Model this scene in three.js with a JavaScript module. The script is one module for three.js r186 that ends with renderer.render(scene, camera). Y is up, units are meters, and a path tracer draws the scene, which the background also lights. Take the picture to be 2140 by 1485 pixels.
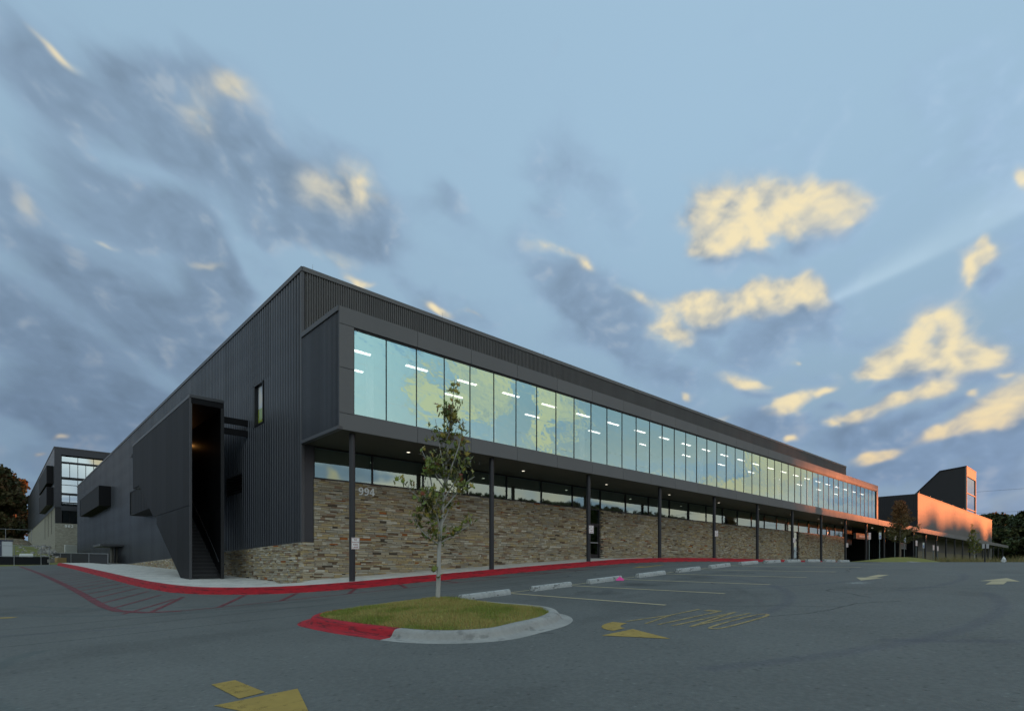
import * as THREE from 'three';
import { mergeGeometries } from 'three/addons/utils/BufferGeometryUtils.js';
import { FontLoader } from 'three/addons/loaders/FontLoader.js';
import { TextGeometry } from 'three/addons/geometries/TextGeometry.js';
import { RectAreaLightUniformsLib } from 'three/addons/lights/RectAreaLightUniformsLib.js';
import { RoundedBoxGeometry } from 'three/addons/geometries/RoundedBoxGeometry.js';

// World: x runs along the long front of the school (u), -z runs into the building (v), y is up. Metres.
// The eye stands 1.5 m above the datum; heights measured from the eye are written h, so y = h + EYE.
const EYE = 1.5, DEG = Math.PI / 180;
const scene = new THREE.Scene();

// ------------------------------------------------------------------ camera (level, rising front)
const camera = new THREE.PerspectiveCamera(90.366, 2140 / 2377.14, 0.1, 4000);
camera.position.set(-9.46, EYE, 19.75);
camera.lookAt(-9.46 + 0.67699, EYE, 19.75 - 0.73599);
camera.setViewOffset(2140, 2377.14, 0, 0, 2140, 1485);

const renderer = new THREE.WebGLRenderer({ antialias: true });
renderer.toneMapping = THREE.LinearToneMapping;
const EXPOSURE = 3.9;
renderer.toneMappingExposure = EXPOSURE;
renderer.shadowMap.enabled = true;

// ------------------------------------------------------------------ noise
function rng(seed) { let a = seed >>> 0; return () => { a |= 0; a = a + 0x6D2B79F5 | 0; let t = Math.imul(a ^ a >>> 15, 1 | a); t = t + Math.imul(t ^ t >>> 7, 61 | t) ^ t; return ((t ^ t >>> 14) >>> 0) / 4294967296; }; }
const PERM = new Uint8Array(512), RND = new Float32Array(256);
{ const r = rng(7); const p = [...Array(256).keys()]; for (let i = 255; i > 0; i--) { const j = Math.floor(r() * (i + 1)); [p[i], p[j]] = [p[j], p[i]]; } for (let i = 0; i < 512; i++) PERM[i] = p[i & 255]; for (let i = 0; i < 256; i++) RND[i] = r(); }
const fade = t => t * t * (3 - 2 * t);
function vnoise(x, y, per = 256) {
  const xi = Math.floor(x), yi = Math.floor(y), fx = fade(x - xi), fy = fade(y - yi);
  const X0 = ((xi % per) + per) % per & 255, X1 = (((xi + 1) % per) + per) % per & 255, Y0 = ((yi % per) + per) % per & 255, Y1 = (((yi + 1) % per) + per) % per & 255;
  const a = RND[PERM[PERM[X0] + Y0]], b = RND[PERM[PERM[X1] + Y0]], c = RND[PERM[PERM[X0] + Y1]], d = RND[PERM[PERM[X1] + Y1]];
  return a + (b - a) * fx + (c - a) * fy + (a - b - c + d) * fx * fy;
}
function fbm(x, y, oct, per = 256) { let s = 0, a = 0.5, n = 0; for (let o = 0; o < oct; o++) { s += a * vnoise(x + o * 17.3 * (per === 256 ? 1 : 0), y + o * 9.1 * (per === 256 ? 1 : 0), per === 256 ? 256 : per); n += a; a *= 0.5; x *= 2; y *= 2; if (per !== 256) per *= 2; } return s / n; }
const sstep = (a, b, x) => { const t = Math.min(1, Math.max(0, (x - a) / (b - a))); return t * t * (3 - 2 * t); };
const lerp = (a, b, t) => a + (b - a) * t;

// ------------------------------------------------------------------ sky: evening air and clouds, sun very low to the right of the view
// clouds: [azimuth, elevation, long radius, short radius, turn, weight] in degrees, azimuth from +x toward -z
const GOLD = [
  [27.4,30.8,3.5,1.9,-164.0,1],[23.2,29.9,3.7,1.7,-170.9,1],[19.3,29.9,2.8,1.3,-155.5,1],[28.7,28.2,1.9,0.9,-170.4,0.9],[25.7,28.4,2.2,1.4,-168.7,0.8],[21.2,28.3,1.1,0.5,-166.6,0.7],
  [23.4,23.4,2.6,1.1,175.3,0.95],[19.7,23.8,1.5,0.9,-167.7,0.8],[21.6,24.0,2.1,0.9,-178.5,0.7],[29.6,23.4,2.4,0.8,-167.5,0.85],[32.2,22.1,1.8,1.2,-150.8,0.8],
  [35.7,24.8,1.7,0.5,-156.6,0.6],[7.7,22.5,1.5,0.7,-167.7,0.95],[7.4,23.4,0.5,0.4,-161.5,0.7],[8.4,21.8,0.6,0.5,-163.1,0.6],[10.2,18.6,2.3,1.9,176.0,1],[12.1,17.4,1.8,1.1,-167.8,0.8],
  [7.7,17.1,1.5,1.0,-144.9,0.7],[9.5,16.7,1.7,0.8,-167.1,0.9],[14.6,17.5,1.4,0.7,-158.3,0.9],[16.0,16.5,1.6,0.9,178.8,0.85],[21.6,14.7,1.7,0.8,170.8,0.95],
  [19.2,15.2,1.0,0.4,-177.3,0.8],[24.8,17.1,2.2,0.7,-167.6,0.75],[13.8,13.9,1.5,0.6,171.5,0.95],[11.2,14.6,1.2,0.6,172.4,0.9],[16.7,13.1,1.5,0.5,170.6,0.95],
  [18.0,12.6,0.6,0.2,-172.9,0.8],[9.0,14.0,0.4,0.3,-169.1,0.6],[6.4,12.6,1.9,1.4,164.6,1],[5.5,13.4,1.5,1.1,172.1,1],[10.2,11.3,1.5,0.5,169.9,0.85],[7.7,11.9,1.3,0.7,170.5,0.8],
  [5.3,27.2,0.5,0.8,164.5,0.8],[15.0,9.5,1.5,0.5,168.4,0.7],[14.3,10.0,1.0,0.4,156.6,0.65],[21.0,18.2,0.4,0.2,-171.1,0.6],[6.7,15.0,0.5,0.2,-167.3,0.6],[87.4,35.6,1.2,0.5,-165.3,0.45],
  [86.2,35.4,0.8,0.4,-164.8,0.4],[76.2,35.1,1.6,1.9,-154.4,0.42],[72.8,37.1,1.4,0.9,-177.5,0.5],[65.2,32.4,3.2,1.5,-165.4,0.5],[62.1,33.2,2.1,0.9,-159.7,0.5],
  [65.2,27.4,2.1,0.8,-178.5,0.5],[62.8,26.0,1.6,0.5,-172.2,0.85],[55.3,24.6,1.5,0.5,-166.1,0.85],[52.0,24.2,1.2,0.2,-158.2,0.5],[43.5,28.9,2.3,0.5,-164.3,0.65],
  [40.9,27.6,1.5,0.5,-154.5,0.7],[82.8,25.0,0.6,0.2,174.2,0.5],[75.8,25.6,1.4,0.3,177.3,0.4],[87.6,25.8,1.2,0.5,-176.2,0.3],[43.4,41.8,0.6,0.8,-162.0,0.25],
  [30.4,16.3,0.7,0.2,-175.0,0.6],[27.0,14.4,0.8,0.3,-174.6,0.5],[21.6,11.6,0.5,0.3,-174.4,0.5],[86.1,10.1,0.7,0.2,172.0,0.6],[87.6,8.9,0.4,0.1,172.5,0.5],
  
];
const GRAY = [
  [87.6,34.4,3.5,1.7,-152.4,0.6],[85.0,33.3,3.4,1.8,-156.9,0.65],[79.5,34.0,4.4,1.7,-150.4,0.7],[73.9,34.5,5.6,2.1,-158.1,0.75],[68.3,32.9,5.7,2.4,-158.6,0.85],
  [63.9,30.9,5.1,1.9,-158.4,0.8],[60.7,32.0,3.3,1.7,-153.1,0.7],[67.4,28.7,4.2,1.1,-179.4,0.7],[85.9,28.2,3.7,1.5,-146.4,0.55],[81.8,27.9,4.1,1.2,-142.0,0.6],
  [78.4,27.5,3.5,1.1,-141.9,0.55],[75.8,27.1,3.4,1.3,-129.0,0.7],[74.3,25.4,2.9,1.0,-140.8,0.7],[85.0,22.9,6.8,1.9,-144.4,0.8],[80.5,21.3,7.1,2.3,-143.7,0.85],
  [87.9,17.5,6.8,2.4,-147.0,0.8],[83.8,15.6,8.4,2.2,-146.2,0.9],[77.7,19.7,5.1,2.0,-143.4,0.85],[75.1,22.4,3.4,1.6,-139.1,0.75],[87.4,12.0,7.9,1.8,-163.0,0.85],
  [81.2,13.0,5.4,1.6,-170.1,0.8],[86.8,8.5,6.2,1.1,179.9,0.7],[55.6,32.4,2.0,0.9,-175.2,0.5],[52.7,31.9,2.3,1.0,-140.5,0.45],[43.0,36.6,2.5,2.5,-133.9,0.45],
  [38.7,34.7,3.8,1.4,-136.1,0.35],[43.5,31.6,3.6,1.8,-151.0,0.45],[36.4,30.5,2.4,2.2,-139.4,0.3],[26.5,26.3,1.9,2.1,-99.9,0.6],[42.1,26.8,4.7,1.6,-154.0,0.6],
  [38.7,23.9,5.2,2.2,-157.1,0.75],[35.4,21.2,4.4,1.8,-156.2,0.7],[41.1,21.5,4.4,1.0,-167.5,0.5],[21.6,21.2,2.2,2.1,-169.7,0.75],[24.0,19.6,2.3,2.0,-171.3,0.65],
  [29.1,20.6,2.9,1.2,-154.0,0.6],[18.6,22.5,1.4,1.5,-167.8,0.5],[14.3,21.3,1.7,0.8,-147.0,0.25],[15.7,19.4,3.1,1.1,-157.6,0.45],[12.3,15.8,2.5,1.5,-168.8,0.55],
  [19.3,16.2,3.2,1.2,-171.1,0.5],[23.2,13.4,6.8,1.2,-168.0,0.6],[16.4,11.8,7.0,1.2,-177.9,0.75],[9.2,10.1,5.4,1.3,173.2,0.8],[13.9,8.0,6.7,1.2,179.8,0.8],
  [7.4,7.0,4.0,1.5,-173.9,0.85],[19.3,10.5,4.3,1.0,-174.0,0.6],[6.6,9.4,2.3,1.1,168.4,0.8],[29.6,17.4,3.7,1.0,-173.9,0.45],[32.7,18.5,3.9,1.3,-160.2,0.5],
  
];
const SUN_AZ = -36.4, SUN_EL = 3.2;
function makeSky() {
  const W = 3200, H = 1600, data = new Float32Array(W * H * 4);
  const prep = L => L.map(([a, e, R, S, t, w]) => ({ a, e, ce: Math.cos(e * DEG), c: Math.cos(t * DEG), s: Math.sin(t * DEG), R, S, w, m: 2.3 * Math.max(R, S) }));
  const field = (L, az, el) => {
    let m = 0;
    for (const b of L) {
      let da = az - b.a; if (da > 180) da -= 360; else if (da < -180) da += 360;
      const dx = da * b.ce, dy = el - b.e;
      if (dx > b.m || dx < -b.m || dy > b.m || dy < -b.m) continue;
      const p = (dx * b.c + dy * b.s) / b.R, q = (-dx * b.s + dy * b.c) / b.S, v = b.w * Math.exp(-(p * p + q * q) * 0.9);
      m = m + v - m * v;
    }
    return m;
  };
  const gold = prep(GOLD.map(([a, e, R, S, t, w]) => a < 34 ? [a, e, R * 1.1, S * 1.14, t, Math.min(1, w * 1.08 + 0.07)] : [a, e, R, S, t, w * 0.9])), gray = prep(GRAY.map(([a, e, R, S, t, w]) => [a, e, R * 1.1, S * 1.25, t, w]));
  for (let j = H / 2 - 4; j < H; j++) {
    const el = ((j + 0.5) / H - 0.5) * 180, y = Math.sin(el * DEG), ce = Math.cos(el * DEG);
    for (let i = 0; i < W; i++) {
      const phi = ((i + 0.5) / W - 0.5) * 360;
      let az = -phi; if (az < -180) az += 360;
      const sa = Math.cos((az - SUN_AZ) * DEG), toSun = (1 + sa * ce) / 2;
      // coordinates of a cloud deck seen in perspective; streets run one way
      const px = Math.cos(az * DEG) * ce / (y + 0.16), pz = Math.sin(az * DEG) * ce / (y + 0.16);
      const along = px * 0.86 + pz * 0.5, across = -px * 0.5 + pz * 0.86;
      // clear air
      const up = sstep(-3, 38, el), low = 1 - sstep(0, 16, el);
      const zen = 1 + 0.3 * sstep(44, 85, el);
      let r = lerp(0.2, 0.318, up) * zen, g = lerp(0.295, 0.472, up) * zen, b = lerp(0.395, 0.612, up) * zen;
      const veil = fbm(along * 0.5 + 7, across * 1.1 + 2, 4), tilt = 0.955 + 0.1 * veil + 0.12 * Math.cos((az - 8) * DEG) * ce;
      r *= tilt; g *= tilt; b *= tilt;
      const glow = Math.pow(toSun, 16) * Math.exp(-Math.max(0, el) / 5.5);
      r += glow * 2.6; g += glow * 1.5; b += glow * 0.5;
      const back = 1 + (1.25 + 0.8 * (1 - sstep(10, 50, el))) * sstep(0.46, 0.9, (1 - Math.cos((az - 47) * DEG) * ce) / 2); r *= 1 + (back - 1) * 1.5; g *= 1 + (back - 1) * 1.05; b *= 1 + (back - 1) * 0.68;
      const A = az * ce, n1 = fbm(A * 0.22 + 40, el * 0.28 + 11, 4), n2 = fbm(A * 0.22 + 90, el * 0.28 + 71, 4);
      const wa = az + (n1 - 0.5) * 3.6, we = el + (n2 - 0.5) * 2.8;
      // billows: rounded noise a little flattened
      const bx = A * 0.95 + el * 0.3, by = el * 1.3 - A * 0.12;
      const bill = (x, y, o) => { let s = 0, w = 0.5, t = 0, f = 0.3; for (let k = 0; k < o; k++) { const v = vnoise((x * 0.8 + y * 0.6) * f + k * 13.7, (y * 0.8 - x * 0.6) * f + k * 7.9); const q = x; x = x * 0.8 - y * 0.6; y = y * 0.8 + q * 0.6; s += w * (k > 1 ? 0.75 * v + 0.25 * (1 - Math.abs(2 * v - 1)) : v); t += w; w *= 0.56; f *= 2.07; } return s / t; };
      const N = bill(bx + n1 * 2.4, by + n2 * 2.4, 6), n5 = fbm(A * 0.12 + 33, el * 0.18 + 7, 3);
      const inside = sstep(-4, 8, az) * (1 - sstep(86, 98, az)) * (1 - sstep(44, 58, el));
      const cg = field(gray, wa, we), cc0 = field(gold, wa, we), under = field(gold, wa + 1.1, we + 1.3);
      const away = 1 - inside, n4 = fbm(along * 1.3 + n1, across * 2.6 + 3, 4);
      const fill = away * sstep(0.42, 0.66, n4) * 0.85 * (1 - sstep(60, 85, el));
      const cc = Math.max(cc0, away * sstep(-120, -80, az) * 0.95 * sstep(0.5, 0.62, n5 * 0.4 + n1 * 0.6) * sstep(3, 10, el) * (1 - sstep(40, 62, el)));
      const streak = fbm(along * 1.5 + n1, across * 4.2 + 3, 5);
      const horizon = 0.66 * (1 - sstep(0, 15, el)), soft = 0.62 * sstep(0.4, 0.72, streak) * (1 - sstep(24, 46, el)) * (0.35 + 0.65 * sstep(30, 75, az) + 0.3 * (1 - sstep(10, 30, az)));
      const cov = Math.max(cg * (0.72 + 0.55 * streak), cc * 1.06, under * 0.78, fill, horizon, soft);
      const d = cov * 1.28 + (N - 0.5) * (1.1 + 0.8 * sstep(0.1, 0.5, cc)) - 0.16, al = sstep(-0.06, 0.86, d);
      if (al > 0.003) {
        const gl = sstep(0, 34, el), lit = 1 + 0.9 * Math.pow(toSun, 4), th = sstep(0.1, 1.0, d);
        const Ns = bill(bx + n1 * 2.4 - 0.85, by + n2 * 2.4 - 0.35, 5);
        const gold1 = sstep(0.1, 0.62, cc), rim = (N - Ns) * 2.7;
        let L = gold1 * sstep(-0.45, 1.0, 0.2 + cc * 0.5 + rim - 0.75 * under * (1 - cc)) + 0.12 * sstep(0.1, 0.7, rim) * (1 - gold1);
        const warm = 1 - sstep(3, 17, el), hi = lerp(1.32, 1, th) * (1 + 0.35 * rim);
        const sr = lerp(0.122, 0.205, gl) * lit * hi, sg = lerp(0.182, 0.292, gl) * lit * hi, sb = lerp(0.285, 0.405, gl) * lit * hi;
        const gr = lerp(0.95, 0.88, warm), gg = lerp(0.8, 0.63, warm), gb = lerp(0.49, 0.34, warm);
        const k = al * lerp(0.66, 0.92, Math.max(th * 0.7, L));
        r = lerp(r, lerp(sr, gr, L), k); g = lerp(g, lerp(sg, gg, L), k); b = lerp(b, lerp(sb, gb, L), k);
      }
      const n3 = n2;
      // spreading vapour trail
      const tt = (18.4 - az) / 13.2;
      if (tt > -0.05 && tt < 2.2) { const off = el - (22.4 + 3.0 * tt), wd = 0.35 + 1.7 * Math.max(0, tt); const k = (off > 0 ? Math.exp(-off * off / (wd * wd)) : Math.exp(-off * off / (0.09 + 0.1 * tt))) * sstep(-0.05, 0.1, tt) * (1 - sstep(1.2, 2.2, tt)) * (0.1 + 0.12 * n3); r += k * 0.55; g += k * 0.6; b += k * 0.55; }
      const o = (j * W + i) * 4;
      data[o] = r / EXPOSURE; data[o + 1] = g / EXPOSURE; data[o + 2] = b / EXPOSURE; data[o + 3] = 1;
    }
  }
  for (let j = 0; j < H / 2 - 4; j++) for (let i = 0; i < W; i++) { const o = (j * W + i) * 4; data[o] = 0.12 / EXPOSURE; data[o + 1] = 0.13 / EXPOSURE; data[o + 2] = 0.12 / EXPOSURE; data[o + 3] = 1; }
  const t = new THREE.DataTexture(data, W, H, THREE.RGBAFormat, THREE.FloatType);
  t.mapping = THREE.EquirectangularReflectionMapping; t.magFilter = t.minFilter = THREE.LinearFilter; t.needsUpdate = true;
  return t;
}
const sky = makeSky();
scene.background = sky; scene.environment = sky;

// ------------------------------------------------------------------ sun
const sun = new THREE.DirectionalLight(new THREE.Color().setRGB(1.0, 0.26, 0.075), 2.0);
sun.name = 'evening_sun';
sun.position.set(Math.cos(SUN_AZ * DEG) * 500, Math.tan(SUN_EL * DEG) * 500, -Math.sin(SUN_AZ * DEG) * 500);
sun.target.position.set(0, 0, 0);
sun.castShadow = true; sun.shadow.mapSize.set(4096, 4096); sun.shadow.radius = 1.6;
Object.assign(sun.shadow.camera, { left: -300, right: 300, top: 120, bottom: -80, near: 1, far: 1200 });
scene.add(sun, sun.target);
RectAreaLightUniformsLib.init();

// ------------------------------------------------------------------ helpers
const R = rng(20240);
const used = {};
function numbered(name) { const k = used[name] = (used[name] ?? -1) + 1; return k ? `${name}_${String(k).padStart(3, '0')}` : name; }
function thing(name, label, category, group, pos) {
  const o = new THREE.Group(); o.name = numbered(name); o.userData = { label, category }; if (group) o.userData.group = group;
  if (pos) o.position.set(...pos); scene.add(o); return o;
}
function part(name, geo, mat, parent, kind) { const m = new THREE.Mesh(geo, mat); m.name = name; if (kind) m.userData.kind = kind; parent.add(m); return m; }
function group(name, parent) { const g = new THREE.Group(); g.name = name; parent.add(g); return g; }
function tag(o, label, category, grp) { o.name = numbered(o.name); o.userData.label = label; o.userData.category = category; if (grp) o.userData.group = grp; scene.add(o); return o; }
function struct(name, geo, mat) { const m = new THREE.Mesh(geo, mat); m.name = numbered(name); m.userData.kind = 'structure'; scene.add(m); return m; }
const lin = (r, g, b) => new THREE.Color().setRGB(r, g, b);
function dataTex(w, h, fn, srgb, rep) {
  const d = new Uint8Array(w * h * 4);
  for (let j = 0; j < h; j++) for (let i = 0; i < w; i++) { const c = fn(i, j), o = (j * w + i) * 4; if (typeof c === 'number') { d[o] = d[o + 1] = d[o + 2] = Math.max(0, Math.min(255, c * 255)); } else { for (let k = 0; k < 3; k++) d[o + k] = Math.max(0, Math.min(255, c[k] * 255)); } d[o + 3] = typeof c === 'object' && c.length > 3 ? Math.max(0, Math.min(255, c[3] * 255)) : 255; }
  const t = new THREE.DataTexture(d, w, h); t.magFilter = THREE.LinearFilter; t.minFilter = THREE.LinearMipmapLinearFilter; t.generateMipmaps = true;
  t.wrapS = t.wrapT = THREE.RepeatWrapping; if (srgb) t.colorSpace = THREE.SRGBColorSpace; if (rep) t.repeat.set(...rep); t.needsUpdate = true; return t;
}
const std = o => new THREE.MeshStandardMaterial(o);
const phys = o => new THREE.MeshPhysicalMaterial(o);
// box spanning u0..u1, h0..h1 (heights from the eye), v0..v1
function box(u0, u1, h0, h1, v0, v1) {
  const g = new THREE.BoxGeometry(Math.abs(u1 - u0), Math.abs(h1 - h0), Math.abs(v1 - v0));
  g.translate((u0 + u1) / 2, (h0 + h1) / 2 + EYE, -(v0 + v1) / 2); return g;
}
function rbox(u0, u1, h0, h1, v0, v1, r = 0.012) {
  const g = new RoundedBoxGeometry(Math.abs(u1 - u0), Math.abs(h1 - h0), Math.abs(v1 - v0), 1, r);
  g.translate((u0 + u1) / 2, (h0 + h1) / 2 + EYE, -(v0 + v1) / 2); return g;
}
const P = (u, h, v) => new THREE.Vector3(u, h + EYE, -v);
function cyl(u, v, h0, h1, r0, r1 = r0, seg = 20) { const g = new THREE.CylinderGeometry(r1, r0, h1 - h0, seg); g.translate(u, (h0 + h1) / 2 + EYE, -v); return g; }
function tube(pts, r, seg = 6) { const c = new THREE.CatmullRomCurve3(pts, false, 'centripetal'); return new THREE.TubeGeometry(c, Math.max(2, pts.length * 4), r, seg, false); }
function bar(a, b, r, seg = 6) { const g = new THREE.CylinderGeometry(r, r, a.distanceTo(b), seg); g.translate(0, a.distanceTo(b) / 2, 0); g.applyQuaternion(new THREE.Quaternion().setFromUnitVectors(new THREE.Vector3(0, 1, 0), b.clone().sub(a).normalize())); g.translate(a.x, a.y, a.z); return g; }
// a prism: polygon of [a, h] in the (u or v, height) plane, given thickness in the other axis
function prism(poly, axis, t0, t1) {
  const s = new THREE.Shape(poly.map(([a, h]) => new THREE.Vector2(a, h)));
  const g = new THREE.ExtrudeGeometry(s, { depth: Math.abs(t1 - t0), bevelEnabled: false });
  if (axis === 'u') { g.rotateY(Math.PI / 2); g.translate(Math.min(t0, t1), EYE, 0); }        // polygon's a = v, thickness along u
  else { g.translate(0, EYE, -Math.max(t0, t1)); }                                           // polygon's a = u, thickness along v
  return g;
}

// ------------------------------------------------------------------ the lie of the land
function pchip(xs, ys) {
  const n = xs.length, d = [], m = new Array(n).fill(0);
  for (let i = 0; i < n - 1; i++) d.push((ys[i + 1] - ys[i]) / (xs[i + 1] - xs[i]));
  for (let i = 1; i < n - 1; i++) if (d[i - 1] * d[i] > 0) m[i] = 2 * d[i - 1] * d[i] / (d[i - 1] + d[i]);
  return x => {
    if (x <= xs[0]) return ys[0]; if (x >= xs[n - 1]) return ys[n - 1];
    let i = 0; while (x >= xs[i + 1]) i++;
    const h = xs[i + 1] - xs[i], t = (x - xs[i]) / h, t2 = t * t, t3 = t2 * t;
    return ys[i] * (2 * t3 - 3 * t2 + 1) + h * m[i] * (t3 - 2 * t2 + t) + ys[i + 1] * (-2 * t3 + 3 * t2) + h * m[i + 1] * (t3 - t2);
  };
}
const landU = pchip([-40, -20, -9.5, -4.6, 0, 5, 13, 19, 24, 30, 45, 70, 110], [-1.62, -1.52, -1.30, -1.05, -0.77, -0.45, 0.06, 0.38, 0.49, 0.54, 0.54, 0.45, 0.25]);
const landV = pchip([-60, -20, -7, 0, 8.5, 25, 53, 80, 110], [-0.45, -0.22, -0.1, 0, 0.27, 0.74, 1.42, 2.0, 2.4]);
const gh = (u, v) => landU(u) + landV(v) * (v > 0 ? 1 - Math.min(1, Math.max(0, (u - 4) / 14)) : 1);
const KERB = 0.25;
// foot of the kerb, from the far end of the front to the far end of the side
const kerbPts = [[66, 0], [40, 0], [20, 0], [8, 0], [3, -0.04], [0.3, -0.12], [-1.12, 0.2], [-2.24, 0.86], [-3.0, 1.7], [-3.64, 2.69], [-4.1, 3.7], [-4.5, 5.7], [-4.75, 8.6], [-4.82, 12], [-4.8, 24], [-4.72, 36], [-4.7, 53]];
const kerbCurve = new THREE.CatmullRomCurve3(kerbPts.map(([u, v]) => new THREE.Vector3(u, 0, -v)), false, 'centripetal');

// ------------------------------------------------------------------ shared materials
const grainTex = dataTex(256, 256, (i, j) => 0.72 + 0.28 * fbm(i / 16, j / 16, 4, 16) + 0.12 * (R() - 0.5), false);
const fineBump = dataTex(256, 256, (i, j) => 0.5 * fbm(i / 8, j / 8, 4, 32) + 0.5 * R(), false);
const metalRough = dataTex(256, 256, (i, j) => 0.78 + 0.3 * fbm(i / 64, j / 8, 4, 4), false);
const M = {
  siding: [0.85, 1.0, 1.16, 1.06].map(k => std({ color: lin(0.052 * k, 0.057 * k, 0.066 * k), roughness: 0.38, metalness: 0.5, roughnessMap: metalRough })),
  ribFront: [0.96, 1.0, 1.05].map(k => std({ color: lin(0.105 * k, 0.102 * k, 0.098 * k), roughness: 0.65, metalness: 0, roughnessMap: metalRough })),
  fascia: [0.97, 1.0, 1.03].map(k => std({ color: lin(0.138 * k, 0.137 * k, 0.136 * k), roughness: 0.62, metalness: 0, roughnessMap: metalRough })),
  trim: std({ color: lin(0.075, 0.077, 0.083), roughness: 0.4, metalness: 0.3 }),
  black: std({ color: lin(0.016, 0.016, 0.018), roughness: 0.55 }),
  backing: std({ color: lin(0.02, 0.02, 0.022), roughness: 0.8 }),
  frame: std({ color: lin(0.022, 0.022, 0.024), roughness: 0.4, metalness: 0.4 }),
  soffit: std({ color: lin(0.046, 0.042, 0.024), roughness: 0.6 }),
  column: std({ color: lin(0.03, 0.03, 0.034), roughness: 0.38, metalness: 0.2 }),
  white: std({ color: lin(0.86, 0.87, 0.86), roughness: 0.5 }),
  galv: std({ color: lin(0.36, 0.37, 0.38), roughness: 0.45, metalness: 0.6 }),
  post: std({ color: lin(0.16, 0.19, 0.2), roughness: 0.5, metalness: 0.3 }),
  stairPanel: [0.75, 1, 1.3].map(k => phys({ color: lin(0.009 * k, 0.009 * k, 0.0105 * k), roughness: 0.55, specularIntensity: 0.35 })),
};

// ------------------------------------------------------------------ ground, asphalt, markings
function heightGrid(us, vs, hf, uvScale) {
  const g = new THREE.BufferGeometry(), pos = [], uv = [], idx = [];
  for (const v of vs) for (const u of us) { pos.push(u, hf(u, v) + EYE, -v); uv.push(u / uvScale, v / uvScale); }
  const n = us.length;
  for (let j = 0; j < vs.length - 1; j++) for (let i = 0; i < n - 1; i++) { const a = j * n + i; idx.push(a, a + 1, a + n, a + 1, a + n + 1, a + n); }
  g.setAttribute('position', new THREE.Float32BufferAttribute(pos, 3)); g.setAttribute('uv', new THREE.Float32BufferAttribute(uv, 2)); g.setIndex(idx); g.computeVertexNormals(); return g;
}
const range = (a, b, s) => { const o = []; for (let x = a; x < b - 1e-6; x += s) o.push(x); o.push(b); return o; };
const smoothOut = x => Math.min(1, Math.max(0, x));
// land beyond the tarmac: meadow and verge, rising to a bank on the far left
const bank = (u, v) => (v > 62 ? sstep(64, 92, v) * 3.2 * (1 - sstep(-6, -3, u)) : 0);
const grassGround = dataTex(512, 512, (i, j) => { const n = fbm(i / 32, j / 32, 5, 16), m = fbm(i / 8 + 3, j / 8, 3, 64); return [0.30 + 0.16 * n + 0.1 * m, 0.33 + 0.13 * n + 0.08 * m, 0.16 + 0.1 * n]; }, true);
struct('ground', heightGrid([-1500, -600, -250, -120, -60, ...range(-50, 190, 5), 260, 400, 800, 1600], [-1500, -600, -250, -120, ...range(-60, 130, 4), 200, 300, 500, 900, 1600],
  (u, v) => gh(Math.max(-40, u), Math.max(-60, v)) - 0.12 + bank(u, v) - 0.004 * Math.max(0, Math.hypot(u, v) - 300) * 0.2, 9), std({ map: grassGround, roughness: 1 }));

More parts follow.
